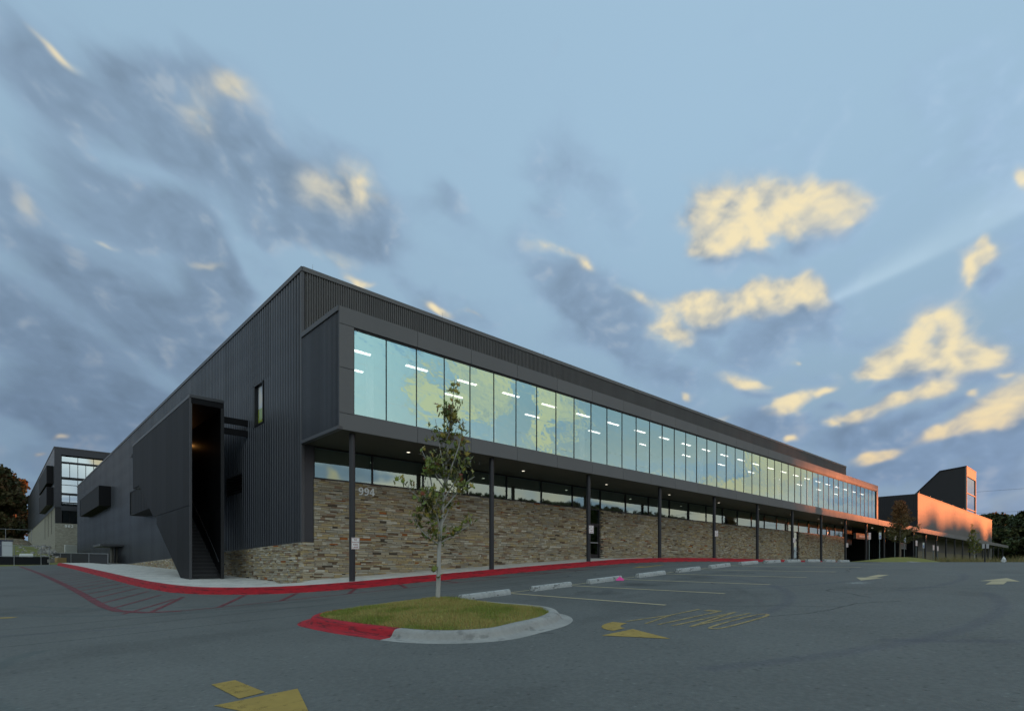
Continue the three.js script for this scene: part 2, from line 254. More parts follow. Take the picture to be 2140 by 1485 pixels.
// tarmac: stains, tyre marks and cracks are part of its colour map (3 cm a pixel over 64 m)
const asphaltMap = (() => {
  const N = 2048, c = document.createElement('canvas'); c.width = c.height = N; const x = c.getContext('2d');
  const im = x.createImageData(N, N), r = rng(5);
  for (let j = 0; j < N; j++) for (let i = 0; i < N; i++) {
    const big = fbm(i / 170, j / 170, 4), mid = fbm(i / 30 + 5, j / 40, 3), st = sstep(0.6, 0.78, fbm(i / 110 + 30, j / 60 + 9, 4)), grit = r();
    let k = 95 + 16 * (big - 0.5) + 9 * (mid - 0.5) - 8 * st + 15 * (grit - 0.5) + (grit > 0.996 ? 18 : 0) - (grit < 0.006 ? 22 : 0);
    const o = (j * N + i) * 4; im.data[o] = k * 0.99; im.data[o + 1] = k * 1.015; im.data[o + 2] = k * 0.98; im.data[o + 3] = 255;
  }
  x.putImageData(im, 0, 0);
  // map covers u -24..40, v -44..20 : pixel = (u+24)*32, flipped v
  const px = (u, v) => [(u + 24) * 32, (20 - v) * 32];
  const stroke = (pts, w, col) => { x.strokeStyle = col; x.lineWidth = w; x.lineCap = 'round'; x.beginPath(); pts.forEach(([u, v], k) => { const [a, b] = px(u, v); k ? x.lineTo(a, b) : x.moveTo(a, b); }); x.stroke(); };
  const wheel = (cu, cv, rad, a0, a1, w, al) => { const pts = []; for (let a = a0; a <= a1; a += 0.05) pts.push([cu + rad * Math.cos(a) + 0.04 * (r() - 0.5), cv + rad * Math.sin(a) + 0.04 * (r() - 0.5)]); for (let q = 0; q < 4; q++) stroke(pts, w * (1 - q * 0.2), `rgba(18,20,22,${al})`); };
  for (let k = 0; k < 26; k++) { const a = r() * 6.28; wheel(-6 + r() * 26, -13 + r() * 12, 5 + r() * 9, a, a + 0.5 + r() * 0.9, 7 + r() * 5, 0.012 + r() * 0.018); }
  wheel(3, 8, 14, 3.4, 4.5, 9, 0.03); wheel(3, 8, 12.4, 3.5, 4.6, 9, 0.03); wheel(-2, 10, 16, 3.6, 4.4, 7, 0.025);
  for (const [a, b, c2, d] of [[-20, -3.2, 6, -2.6], [-20, -4.6, 10, -4.3], [0, -4.9, 38, -4.7], [2, -3.0, 38, -2.9]]) { const pts = []; for (let t = 0; t <= 1; t += 0.02) pts.push([lerp(a, c2, t), lerp(b, d, t) + 0.25 * (fbm(t * 6, a, 2) - 0.5)]); for (let q = 0; q < 3; q++) stroke(pts, 11 - q * 3, 'rgba(25,27,30,0.045)'); }
  // hairline cracks and sealed seam
  for (let k = 0; k < 11; k++) { let u = -14 + r() * 40, v = -18 + r() * 16, a = r() * 6.28; const pts = [[u, v]]; for (let q = 0; q < 34; q++) { a += (r() - 0.5) * 0.7; u += 0.14 * Math.cos(a); v += 0.14 * Math.sin(a); pts.push([u, v]); } stroke(pts, 1.2, 'rgba(12,13,14,0.5)'); }
  stroke([[-24, -6.6], [-14, -6.3], [-7, -6.2], [-2, -6.4]], 1.6, 'rgba(15,16,17,0.35)');
  // drips under parked engines
  for (let k = 0; k < 5; k++) for (let q = 0; q < 5; q++) { const [a, b] = px(3.4 + k * 2.75 + (r() - 0.5), -8.6 - r() * 1.4); x.fillStyle = `rgba(14,15,16,${0.06 + r() * 0.1})`; x.beginPath(); x.ellipse(a, b, 6 + r() * 16, 5 + r() * 9, r() * 3, 0, 6.3); x.fill(); }
  // pale scuff
  for (let q = 0; q < 240; q++) { const [a, b] = px(8.6 + (r() + r() - 1) * 0.5, -14.6 + (r() + r() - 1) * 0.35); x.fillStyle = `rgba(190,196,198,${r() * 0.4})`; x.fillRect(a, b, 1.4, 1.4); }
  const t = new THREE.CanvasTexture(c); t.colorSpace = THREE.SRGBColorSpace; t.wrapS = t.wrapT = THREE.RepeatWrapping; t.repeat.set(1 / 64, 1 / 64); t.offset.set(24 / 64, 44 / 64); return t;
})();
const asphaltBump = dataTex(512, 512, () => R(), false, [1 / 2.5, 1 / 2.5]);
const asphalt = std({ map: asphaltMap, bumpMap: asphaltBump, bumpScale: 0.006, roughness: 0.86 });
struct('parking_lot', heightGrid([...range(-46, 70, 0.75), ...range(74, 118, 4)], [...range(-44, -1, 0.75), ...range(-0.25, 3, 0.75), ...range(3.75, 58, 1.25)].filter((v, i, a) => !i || v > a[i - 1]), (u, v) => gh(u, v) - 0.16 * sstep(0, 1.3, Math.min(u + 4.4, v - 0.25, u + v - 0.2)), 1), asphalt);

// paint: worn to the tarmac in grains and streaks
function paintTex(seed, wear) {
  const r = rng(seed);
  return dataTex(512, 512, (i, j) => { const n = fbm(i / 20 + seed, j / 20, 4), s = fbm(i / 5, j / 90 + seed, 3), k = sstep(wear - 0.13, wear + 0.13, 0.62 * n + 0.1 * s + 0.42 * r()); const q = 0.86 + 0.14 * fbm(i / 40, j / 40, 3); return [q, q, q, k]; }, true, [1 / 2, 1 / 2]);
}
const paintYellow = std({ map: paintTex(3, 0.29), color: lin(0.4, 0.27, 0.05), roughness: 0.75, transparent: true });
const paintPale = std({ map: paintTex(8, 0.22), color: lin(0.5, 0.42, 0.25), roughness: 0.75, transparent: true });
const paintFaint = std({ map: paintTex(13, 0.42), color: lin(0.36, 0.27, 0.1), roughness: 0.75, transparent: true });
const paintRed = std({ map: paintTex(17, 0.45), color: lin(0.2, 0.04, 0.05), roughness: 0.75, transparent: true });
const LIFT = 0.006;
// a flat polygon draped on the tarmac
function drape(poly, lift = LIFT) {
  const s = new THREE.Shape(poly.map(([u, v]) => new THREE.Vector2(u, v))), g0 = new THREE.ShapeGeometry(s);
  let tri = []; const p = g0.attributes.position, ix = g0.index.array;
  for (let i = 0; i < ix.length; i += 3) tri.push([0, 1, 2].map(k => [p.getX(ix[i + k]), p.getY(ix[i + k])]));
  for (let it = 0; it < 6; it++) { const nx = []; let again = false; for (const t of tri) { const l = [0, 1, 2].map(k => Math.hypot(t[k][0] - t[(k + 1) % 3][0], t[k][1] - t[(k + 1) % 3][1])), m = l.indexOf(Math.max(...l)); if (l[m] > 0.9) { again = true; const a = t[m], b = t[(m + 1) % 3], c = t[(m + 2) % 3], q = [(a[0] + b[0]) / 2, (a[1] + b[1]) / 2]; nx.push([a, q, c], [q, b, c]); } else nx.push(t); } tri = nx; if (!again) break; }
  const pos = [], uv = [];
  for (const t of tri) { const cr = (t[1][0] - t[0][0]) * (t[2][1] - t[0][1]) - (t[1][1] - t[0][1]) * (t[2][0] - t[0][0]); for (const [u, v] of cr > 0 ? t : [t[0], t[2], t[1]]) { pos.push(u, gh(u, v) + lift + EYE, -v); uv.push(u, v); } }
  const g = new THREE.BufferGeometry(); g.setAttribute('position', new THREE.Float32BufferAttribute(pos, 3)); g.setAttribute('uv', new THREE.Float32BufferAttribute(uv, 2)); g.computeVertexNormals(); return g;
}
function strip(pts, w, lift = LIFT) {       // a painted line of width w along points
  const pos = [], uv = [], idx = [];
  const dense = []; for (let i = 0; i < pts.length - 1; i++) { const [a, b] = [pts[i], pts[i + 1]], n = Math.max(1, Math.ceil(Math.hypot(b[0] - a[0], b[1] - a[1]) / 0.5)); for (let k = 0; k < n; k++) dense.push([lerp(a[0], b[0], k / n), lerp(a[1], b[1], k / n)]); } dense.push(pts[pts.length - 1]);
  dense.forEach(([u, v], i) => { const a = dense[Math.max(0, i - 1)], b = dense[Math.min(dense.length - 1, i + 1)], l = Math.hypot(b[0] - a[0], b[1] - a[1]) || 1, nu = -(b[1] - a[1]) / l * w / 2, nv = (b[0] - a[0]) / l * w / 2; for (const s of [1, -1]) { pos.push(u + s * nu, gh(u + s * nu, v + s * nv) + lift + EYE, -(v + s * nv)); uv.push(u + s * nu, v + s * nv); } if (i) { const q = 2 * i; idx.push(q - 2, q - 1, q, q - 1, q + 1, q); } });
  const g = new THREE.BufferGeometry(); g.setAttribute('position', new THREE.Float32BufferAttribute(pos, 3)); g.setAttribute('uv', new THREE.Float32BufferAttribute(uv, 2)); g.setIndex(idx); g.computeVertexNormals(); return g;
}
// kinds of marking are pieces of the setting, one sheet each
const marks = (name, geo, mat) => struct(name, geo, mat);
for (let k = 0; k < 8; k++) marks('stall_line', strip([[2.1 + 2.78 * k, -6.95], [1.75 + 2.78 * k, -12.7]], 0.12), paintPale);
marks('stall_base_line', strip([[0.1, -6.95], [24, -6.95]], 0.1), paintPale);
for (let k = 0; k < 5; k++) marks('stall_line', strip([[26.6 + 2.78 * k, -6.95], [26.4 + 2.78 * k, -12.7]], 0.12), paintPale);
// fire lane edge line and its slanted hatch
marks('fire_lane_line', strip([[-7.46, 55.7], [-7.1, 30], [-6.95, 12], [-6.95, 1.5], [-6.85, -0.5], [-6.4, -1.75], [-5.66, -2.25]], 0.26), paintRed);
marks('fire_lane_line', strip([[-5.66, -2.25], [-4.4, -2.22], [-2, -1.98], [0, -1.98], [5, -1.86], [22, -1.86]], 0.1), paintRed);
for (let k = 0; k < 18; k++) { const v = 0.6 + k * 2.1; marks('fire_lane_hatch', strip([[-6.9, v - 2.2], [-4.95, v + 1.4]], 0.12), paintRed); }
for (const [a, b] of [[[-6.3, -1.8], [-4.55, 2.6]], [[-4.7, -2.2], [-2.9, 1.3]], [[-2.9, -2.05], [-1.5, 0.2]], [[-0.6, -1.95], [0.55, -0.2]], [[1.7, -1.9], [2.5, -0.1]], [[4.1, -1.86], [4.5, -0.1]], [[6.8, -1.86], [6.6, -0.1]], [[9.4, -1.86], [8.8, -0.1]], [[12, -1.86], [11, -0.1]], [[14.8, -1.86], [13.4, -0.1]], [[17.6, -1.86], [15.8, -0.1]]]) marks('fire_lane_hatch', strip([a, b], 0.15), paintRed);
// arrows and the word on the tarmac, read by a driver who heads along -u
marks('arrow_stem', drape([[-7.55, -12.4], [-7.28, -12.38], [-7.24, -13.3], [-7.53, -13.36]]), paintYellow);
marks('arrow_head', drape([[-7.8, -13.45], [-6.93, -13.43], [-7.36, -14.9]]), paintYellow);
marks('arrow_head', drape([[-2.2, -14.0], [-1.4, -14.04], [-1.85, -15.05]]), paintYellow);
{ const o = []; for (let a = 0; a <= 8; a++) { const t = a / 8 * Math.PI / 2; o.push([-0.92 - 0.8 * Math.sin(t), -13.25 - 0.62 * (1 - Math.cos(t))]); } for (let a = 8; a >= 0; a--) { const t = a / 8 * Math.PI / 2; o.push([-0.92 - 0.46 * Math.sin(t), -13.58 - 0.29 * (1 - Math.cos(t))]); } marks('turn_arrow_stem', drape(o), paintYellow); }
{
  const w = 0.07;
  marks('lettering', mergeGeometries([strip([[1.46, -13.69], [0.4, -13.66], [-0.75, -13.42]], w), strip([[0.4, -13.66], [-0.78, -13.88]], w)].map(g => g.toNonIndexed())), paintFaint);                          // Y
  marks('lettering', mergeGeometries([strip([[1.42, -14.2], [-0.76, -14.12]], w), strip([[1.36, -14.2], [1.36, -13.88]], 0.2)].map(g => g.toNonIndexed())), paintFaint);     // L
  marks('lettering', mergeGeometries([strip([[1.4, -14.5], [-0.75, -14.4]], w), strip([[1.39, -14.8], [-0.66, -14.7]], w), strip([[1.35, -14.5], [-0.64, -14.7]], w)].map(g => g.toNonIndexed())), paintFaint);  // N
  const o = []; for (let k = 0; k <= 24; k++) { const a = k / 24 * 6.2832, cu = Math.cos(a), sv = Math.sin(a); o.push([0.36 + Math.sign(cu) * Math.pow(Math.abs(cu), 0.6) * 1.03, -15.1 + Math.sign(sv) * Math.pow(Math.abs(sv), 0.7) * 0.13]); } marks('lettering', strip(o, w), paintFaint);     // O
}
marks('arrow_head', drape([[10.46, -14.03], [9.39, -14.46], [10.41, -14.79]]), paintPale); marks('arrow_stem', drape([[10.55, -14.25], [10.55, -14.55], [11.74, -14.6], [11.74, -14.3]]), paintPale);
marks('arrow_head', drape([[9.98, -17.1], [11.16, -17.52], [10.05, -17.9]]), paintPale); marks('arrow_stem', drape([[8.95, -17.35], [9.1, -17.68], [10.0, -17.66], [9.95, -17.35]]), paintPale);
marks('arrow_head', drape([[13.6, -3.3], [14.9, -2.9], [14.9, -3.8]]), paintYellow); marks('arrow_stem', drape([[15.0, -3.2], [16.3, -3.2], [16.3, -3.5], [15.0, -3.5]]), paintYellow);
marks('arrow_stem', drape([[-9.6, 0.6], [-8.95, 0.2], [-9.1, 0.0], [-9.9, 0.4]]), paintYellow);

// ------------------------------------------------------------------ kerb and pavement
const concTex = (seed, base, stain = 0.16) => { const r = rng(seed); return dataTex(512, 512, (i, j) => { const n = fbm(i / 64, j / 64, 5, 8), m = fbm(i / 10, j / 10, 3), s = sstep(0.62, 0.8, fbm(i / 40 + 9, j / 25, 4)); const k = base * (0.88 + 0.2 * n + 0.08 * (m - 0.5) + 0.07 * (r() - 0.5) - stain * s); return [k, k * 0.992, k * 0.955]; }, true, [1 / 3, 1 / 3]); };
const concrete = std({ map: concTex(21, 0.82), roughness: 0.9, bumpMap: fineBump, bumpScale: 0.002 });
const kerbRed = (() => { const r = rng(31); return std({ map: dataTex(512, 256, (i, j) => { const n = fbm(i / 30, j / 14, 4), s = sstep(0.56, 0.72, fbm(i / 60 + 4, j / 9, 4)), chip = sstep(0.74, 0.8, fbm(i / 9, j / 9 + 50, 3)); const k = 0.84 + 0.2 * (n - 0.5) - 0.3 * s + 0.06 * (r() - 0.5); return [lerp(0.78 * k, 0.7, chip * 0.2), lerp(0.03 * k, 0.6, chip * 0.2), lerp(0.13 * k, 0.58, chip * 0.2)]; }, true, [1 / 3, 1]), roughness: 0.8 }); })();
function sweep(curve, n, profile, closed) {     // profile: [outward offset to the left of travel, lift above ground]
  const pos = [], uv = [], idx = [], m = profile.length; let len = 0, prev = null; const w = [0]; for (let k = 1; k < m; k++) w.push(w[k - 1] + Math.hypot(profile[k][0] - profile[k - 1][0], profile[k][1] - profile[k - 1][1]));
  for (let i = 0; i <= n; i++) {
    const p = curve.getPointAt(closed ? (i % n) / n : i / n), t = curve.getTangentAt(closed ? (i % n) / n : i / n); const l = Math.hypot(t.x, t.z), nu = -(-t.z) / l, nv = t.x / l; // left normal in (u,v)
    if (prev) len += p.distanceTo(prev); prev = p;
    const g0 = gh(p.x, -p.z);
    profile.forEach(([o, y], k) => { const u = p.x + nu * o, v = -p.z + nv * o; pos.push(u, (y < 0.02 ? gh(u, v) : g0) + y + EYE, -v); uv.push(len, w[k]); });
    if (i) for (let k = 0; k < m - 1; k++) { const a = (i - 1) * m + k, b = i * m + k; idx.push(a, b, a + 1, b, b + 1, a + 1); }
  }
  const g = new THREE.BufferGeometry(); g.setAttribute('position', new THREE.Float32BufferAttribute(pos, 3)); g.setAttribute('uv', new THREE.Float32BufferAttribute(uv, 2)); g.setIndex(idx); g.computeVertexNormals(); return g;
}
// travel goes from +u to -u, then to +v: the building is on the right hand, so offsets are negative inward
{
  const prof = [[0.02, -0.03], [0, 0.004], [-0.04, 0.07], [-0.07, 0.16], [-0.095, 0.215], [-0.13, 0.243], [-0.18, KERB], [-0.3, KERB + 0.004]];
  struct('kerb', sweep(kerbCurve, 260, prof), kerbRed);
  // pavement between the kerb and the walls
  const n = 260, k = 6, pos = [], uv = [], idx = [];
  for (let i = 0; i <= n; i++) {
    const p = kerbCurve.getPointAt(i / n), t = kerbCurve.getTangentAt(i / n), l = Math.hypot(t.x, t.z), nu = t.z / l, nv = t.x / l;
    const a = [p.x - nu * 0.28, -p.z - nv * 0.28], g0 = gh(p.x, -p.z) + KERB;
    const s = sstep(0, 1, (p.x + 4.2) / 4.6), b = p.x > 0.6 ? [p.x, 3.7] : -p.z > 6 ? [0.3, -p.z] : [0.3, lerp(6.2, 3.7, s)];
    for (let q = 0; q <= k; q++) { const f = q / k, u = lerp(a[0], b[0], f), v = lerp(a[1], b[1], f); pos.push(u, g0 + 0.002 + 0.04 * f + EYE, -v); uv.push(u, v); }
    if (i) for (let q = 0; q < k; q++) { const A = (i - 1) * (k + 1) + q, B = i * (k + 1) + q; idx.push(A, B, A + 1, B, B + 1, A + 1); }
  }
  const g = new THREE.BufferGeometry(); g.setAttribute('position', new THREE.Float32BufferAttribute(pos, 3)); g.setAttribute('uv', new THREE.Float32BufferAttribute(uv, 2)); g.setIndex(idx); g.computeVertexNormals();
  struct('pavement', g, concrete);
}
const walk = (u, v) => gh(Math.max(u, -4.8), 0) * 0 + (u > 0 ? gh(u, 0) + KERB + 0.01 + 0.04 * Math.min(1, v / 3.6) : gh(-4.8, v) + KERB + 0.04 * (u + 4.8) / 5);

// ------------------------------------------------------------------ planted island
{
  const round = [[-4.72, -7.9], [-4.82, -9.2], [-4.72, -10.6], [-4.5, -11.85], [-4.05, -12.6], [-3.35, -13.02], [-2.5, -12.95], [-1.75, -12.8], [-1.1, -12.42], [-0.62, -11.75], [-0.5, -11.1], [-0.5, -9.8], [-0.52, -8.4], [-0.72, -7.4], [-1.5, -7.0], [-2.5, -6.9], [-3.4, -7.05], [-4.15, -7.25]];
  const c = new THREE.CatmullRomCurve3(round.map(([u, v]) => new THREE.Vector3(u, 0, -v)), true, 'centripetal');
  // inward is to the left of this travel
  const prof = [[-0.02, -0.03], [0, 0.004], [0.2, 0.022], [0.235, 0.05], [0.265, 0.11], [0.3, 0.15], [0.36, 0.166], [0.47, 0.168], [0.5, 0.1]].map(([o, y]) => [o, y]);
  const bare = std({ map: concTex(27, 0.6), roughness: 0.9, bumpMap: fineBump, bumpScale: 0.002 });
  const g = sweep(c, 180, prof, true), m = prof.length, idx = [...g.index.array], per = (m - 1) * 6;
  const at = i => { const t = (i % 180) / 180; return t; };
  const redIdx = [], bareIdx = [];
  for (let i = 0; i < 180; i++) { const p = c.getPointAt(at(i)); (p.x < -3.55 && -p.z > -11.2 + (p.x + 4.6) * 0.3 && !(p.x > -3.9 && -p.z > -8 && i % 7 < 3) ? redIdx : bareIdx).push(...idx.slice(i * per, (i + 1) * per)); }
  const kb = thing('island_kerb', 'rounded concrete kerb ring of the grass island, one side painted red', 'kerb');
  const mk = (name, ix, mat) => { const q = g.clone(); q.setIndex(ix); part(name, q, mat, kb); };
  mk('bare_kerb', bareIdx, bare); mk('red_kerb', redIdx, kerbRed);
  // soil and lawn, crowned toward the tree
  const inner = []; for (let i = 0; i < 60; i++) { const p = c.getPointAt(i / 60), t = c.getTangentAt(i / 60), l = Math.hypot(t.x, t.z); inner.push([p.x + t.z / l * 0.44, -p.z + t.x / l * 0.44]); }
  const rings = 8, cu = -2.35, cv = -9.6, pos = [], uv = [], ix = [];
  const crown = (u, v, f) => gh(u, v) + 0.135 + 0.16 * (1 - f * f) * 0.7 + 0.09 * Math.exp(-((u + 1.89) ** 2 + (v + 8.99) ** 2) / 0.5);
  for (let q = 0; q <= rings; q++) { const f = q / rings; inner.forEach(([u0, v0]) => { const u = lerp(cu, u0, f), v = lerp(cv, v0, f); pos.push(u, crown(u, v, f) + EYE, -v); uv.push(u, v); }); }
  for (let q = 0; q < rings; q++) for (let i = 0; i < 60; i++) { const a = q * 60 + i, b = q * 60 + (i + 1) % 60; ix.push(a, a + 60, b, b, a + 60, b + 60); }
  const lg = new THREE.BufferGeometry(); lg.setAttribute('position', new THREE.Float32BufferAttribute(pos, 3)); lg.setAttribute('uv', new THREE.Float32BufferAttribute(uv, 2)); lg.setIndex(ix); lg.computeVertexNormals();
  const soil = dataTex(512, 512, (i, j) => { const n = fbm(i / 30, j / 30, 5), m2 = fbm(i / 6, j / 6, 3); return [0.36 + 0.16 * n + 0.1 * (m2 - 0.5), 0.35 + 0.12 * n + 0.1 * (m2 - 0.5), 0.17 + 0.08 * n]; }, true, [1 / 3, 1 / 3]);
  struct('island_soil', lg, std({ map: soil, roughness: 1 }));
  const blade = new THREE.BufferGeometry(); blade.setAttribute('position', new THREE.Float32BufferAttribute([-0.005, 0, 0, 0.005, 0, 0, -0.003, 0.03, 0.006, 0.003, 0.03, 0.006, 0, 0.058, 0.022], 3)); blade.setIndex([0, 1, 2, 1, 3, 2, 2, 3, 4]); blade.computeVertexNormals();
  const N = 52000, grass = new THREE.InstancedMesh(blade, std({ color: 0xffffff, roughness: 0.8, side: THREE.DoubleSide }), N), o = new THREE.Object3D(), col = new THREE.Color(), r = rng(77);
  for (let k = 0; k < N; k++) {
    const i = Math.floor(r() * 60), a = inner[i], b = inner[(i + 1) % 60]; let f = Math.sqrt(r()), t = r();
    const u = lerp(cu, lerp(a[0], b[0], t), f), v = lerp(cv, lerp(a[1], b[1], t), f), n = fbm(u * 2.2, v * 2.2, 4), m2 = fbm(u * 0.9 + 7, v * 0.9, 3);
    const bareSpot = Math.exp(-((u + 1.9) ** 2 + (v + 9.3) ** 2) / 0.12); if (r() < bareSpot * 0.85) { f = 0; }
    o.position.set(u, crown(u, v, f) - 0.004 + EYE, -v); o.rotation.set((r() - 0.5) * 1.1, r() * 6.28, (r() - 0.5) * 1.1); const s = (0.55 + 0.8 * r()) * (0.6 + 0.8 * n); o.scale.set(1, s, 1); o.updateMatrix(); grass.setMatrixAt(k, o.matrix);
    const dry = sstep(0.38, 0.62, m2 * 0.6 + n * 0.4) * 0.75 + 0.3 * (r() - 0.4);
    col.setRGB(lerp(0.2, 0.42, dry) * (0.8 + 0.4 * r()), lerp(0.235, 0.34, dry) * (0.8 + 0.4 * r()), lerp(0.035, 0.11, dry)); grass.setColorAt(k, col);
  }
  grass.name = 'island_grass'; grass.userData = { kind: 'stuff', label: 'short patchy mown grass on the kerbed island', category: 'grass' }; scene.add(grass);
}

// ------------------------------------------------------------------ wheel stops
{
  const s = new THREE.Shape([[-0.085, 0], [0.085, 0], [0.08, 0.05], [0.06, 0.115], [0.045, 0.128], [-0.045, 0.128], [-0.06, 0.115], [-0.08, 0.05]].map(p => new THREE.Vector2(...p)));
  const g = new THREE.ExtrudeGeometry(s, { depth: 1.78, bevelEnabled: true, bevelSize: 0.018, bevelThickness: 0.025, bevelSegments: 2, steps: 1 }); g.translate(0, 0.012, -0.89); g.rotateY(Math.PI / 2);
  const mats = [1, 2, 3].map(k => { const r = rng(50 + k); return std({ map: dataTex(256, 256, (i, j) => { const n = fbm(i / 18 + k * 9, j / 18, 4), sc = sstep(0.6, 0.72, fbm(i / 26 + k * 3, j / 30, 4)); const q = 0.68 + 0.14 * (n - 0.5) - 0.22 * sc + 0.05 * (r() - 0.5); return [q * 0.98, q, q * 0.985]; }, true, [1.1, 1.1]), roughness: 0.85 }); });
  const words = ['nearest stop, at the grass island', 'second from the grass island', 'third from the grass island, behind the pink flag', 'fourth from the grass island', 'fifth from the grass island', 'sixth from the grass island', 'seventh from the grass island', 'eighth from the grass island, on the crest', 'ninth from the grass island, on the crest', 'tenth from the grass island, on the crest', 'eleventh from the grass island, beyond the crest', 'twelfth from the grass island, beyond the crest'];
  words.forEach((w, k) => {
    const u = 0.95 + 2.78 * k, v = -7.28 + (k % 3 - 1) * 0.03, m = new THREE.Mesh(g, mats[k % 3]); m.name = 'wheel_stop';
    const a = gh(u - 0.9, v), b = gh(u + 0.9, v); m.position.set(u, (a + b) / 2 + EYE, -v); m.rotation.z = Math.atan2(b - a, 1.8); m.rotation.y = (R() - 0.5) * 0.03;
    tag(m, `pale precast concrete wheel stop, ${w}`, 'wheel stop', 'wheel stops along the head of the parking stalls');
  });
  // survey flag lying against the third stop
  const fl = new THREE.BufferGeometry(), u = 7.05, v = -7.52, y = gh(u, v) + EYE; fl.setAttribute('position', new THREE.Float32BufferAttribute([u - 0.16, y + 0.01, -v, u + 0.14, y + 0.012, -v + 0.05, u - 0.02, y + 0.16, -v - 0.02, u + 0.2, y + 0.05, -v + 0.02, u - 0.22, y + 0.02, -v - 0.05], 3)); fl.setIndex([0, 1, 2, 1, 3, 2, 0, 2, 4]); fl.computeVertexNormals();
  const fm = new THREE.Mesh(fl, std({ color: lin(0.85, 0.06, 0.32), roughness: 0.6, side: THREE.DoubleSide })); fm.name = 'marker_flag'; tag(fm, 'small crumpled pink marker flag lying by a wheel stop', 'flag');
}

// ------------------------------------------------------------------ the school: long front, overhanging glazed storey, dark ribbed side
const L = 67.3, S = 3.43, SOFFIT = 5.2, BOXTOP = 9.77, PARAPET = 12.55, DEPTH = 87.9;
const school = thing('school_building', 'long dark metal school building with overhanging glazed storey and stone base', 'building');
const sidingBottom = v => lerp(1.15, 0.45, Math.min(1, Math.max(0, (v - 3) / 44)));
// ribbed sheet: width along x, unit height, ribs toward +z
function ribSheet(w, n, depth, ribShare = 0.55) {
  const pts = [], p = w / n, s = p * 0.07; for (let k = 0; k < n; k++) { const x = k * p; pts.push([x, 0], [x + p * (1 - ribShare) - s, 0], [x + p * (1 - ribShare), depth], [x + p - s, depth]); } pts.push([w, 0]);
  const pos = [], uv = [], idx = []; let q = 0;
  for (let i = 0; i < pts.length - 1; i++) { const [a, b] = [pts[i], pts[i + 1]]; pos.push(a[0], 0, a[1], b[0], 0, b[1], b[0], 1, b[1], a[0], 1, a[1]); uv.push(a[0], 0, b[0], 0, b[0], 1, a[0], 1); idx.push(q, q + 1, q + 2, q, q + 2, q + 3); q += 4; }
  const g = new THREE.BufferGeometry(); g.setAttribute('position', new THREE.Float32BufferAttribute(pos, 3)); g.setAttribute('uv', new THREE.Float32BufferAttribute(uv, 2)); g.setIndex(idx); g.computeVertexNormals(); return g;
}
// the shell behind the cladding: walls with thickness, roof, so that light enters only through openings
{
  const sh = M.backing;
  part('upper_wall', box(0.06, L - 0.06, BOXTOP - 0.25, PARAPET - 0.1, S + 0.05, S + 0.35), sh, school);
  part('side_wall', box(0.05, 0.35, -1.2, PARAPET - 0.1, 9.6, DEPTH), sh, school);
  part('side_wall', box(0.05, 0.35, -1.2, 6.9, S + 0.1, 9.6), sh, school);
  part('side_wall', box(0.05, 0.35, 8.95, PARAPET - 0.1, S + 0.1, 9.6), sh, school);
  part('side_wall', box(0.05, 0.35, 6.9, 8.95, S + 0.1, 7.85), sh, school);
  part('side_wall', box(0.05, 0.35, 6.9, 8.95, 9.12, 9.6), sh, school);
  part('side_wall', box(0.05, 0.25, SOFFIT + 0.06, BOXTOP - 0.05, 0.12, S + 0.1), sh, school);
  part('end_wall', box(L - 0.35, L - 0.05, -1, PARAPET - 0.1, S + 0.1, DEPTH), sh, school);
  part('end_wall', box(L - 0.25, L - 0.03, SOFFIT + 0.06, BOXTOP - 0.05, 0.12, S + 0.1), sh, school);
  part('back_wall', box(0.1, L - 0.1, -1, PARAPET - 0.1, DEPTH - 0.3, DEPTH), sh, school);
  part('roof', box(0.1, L - 0.1, PARAPET - 0.75, PARAPET - 0.55, S + 0.1, DEPTH - 0.1), sh, school);
  part('box_roof', box(0.1, L - 0.1, BOXTOP - 0.3, BOXTOP - 0.18, 0.1, S + 0.2), sh, school);
  const inside = std({ color: lin(0.34, 0.4, 0.37), roughness: 0.9 }), ceil = std({ color: lin(0.42, 0.46, 0.44), roughness: 0.9 }), olive = std({ color: lin(0.16, 0.19, 0.04), roughness: 0.9 });
  part('upper_floor', box(0.3, L - 0.3, SOFFIT + 0.12, SOFFIT + 0.5, 0.3, 10), std({ color: lin(0.2, 0.2, 0.2), roughness: 0.7 }), school);
  part('upper_ceiling', box(0.3, L - 0.3, BOXTOP - 0.55, BOXTOP - 0.42, 0.25, 10), ceil, school);
  part('inner_wall', box(0.3, L - 0.3, SOFFIT + 0.5, BOXTOP - 0.5, 7.4, 7.6), inside, school);
  part('lower_ceiling', box(0.4, L - 0.4, SOFFIT - 0.02, SOFFIT + 0.1, S + 0.5, 10), std({ color: lin(0.25, 0.26, 0.24), roughness: 0.9 }), school);
  part('inner_wall', box(0.4, L - 0.4, 0, SOFFIT, 8.4, 8.6), olive, school);
  part('lower_floor', box(0.4, L - 0.4, 0.3, 0.42, S + 0.4, 8.5), M.backing, school);
}
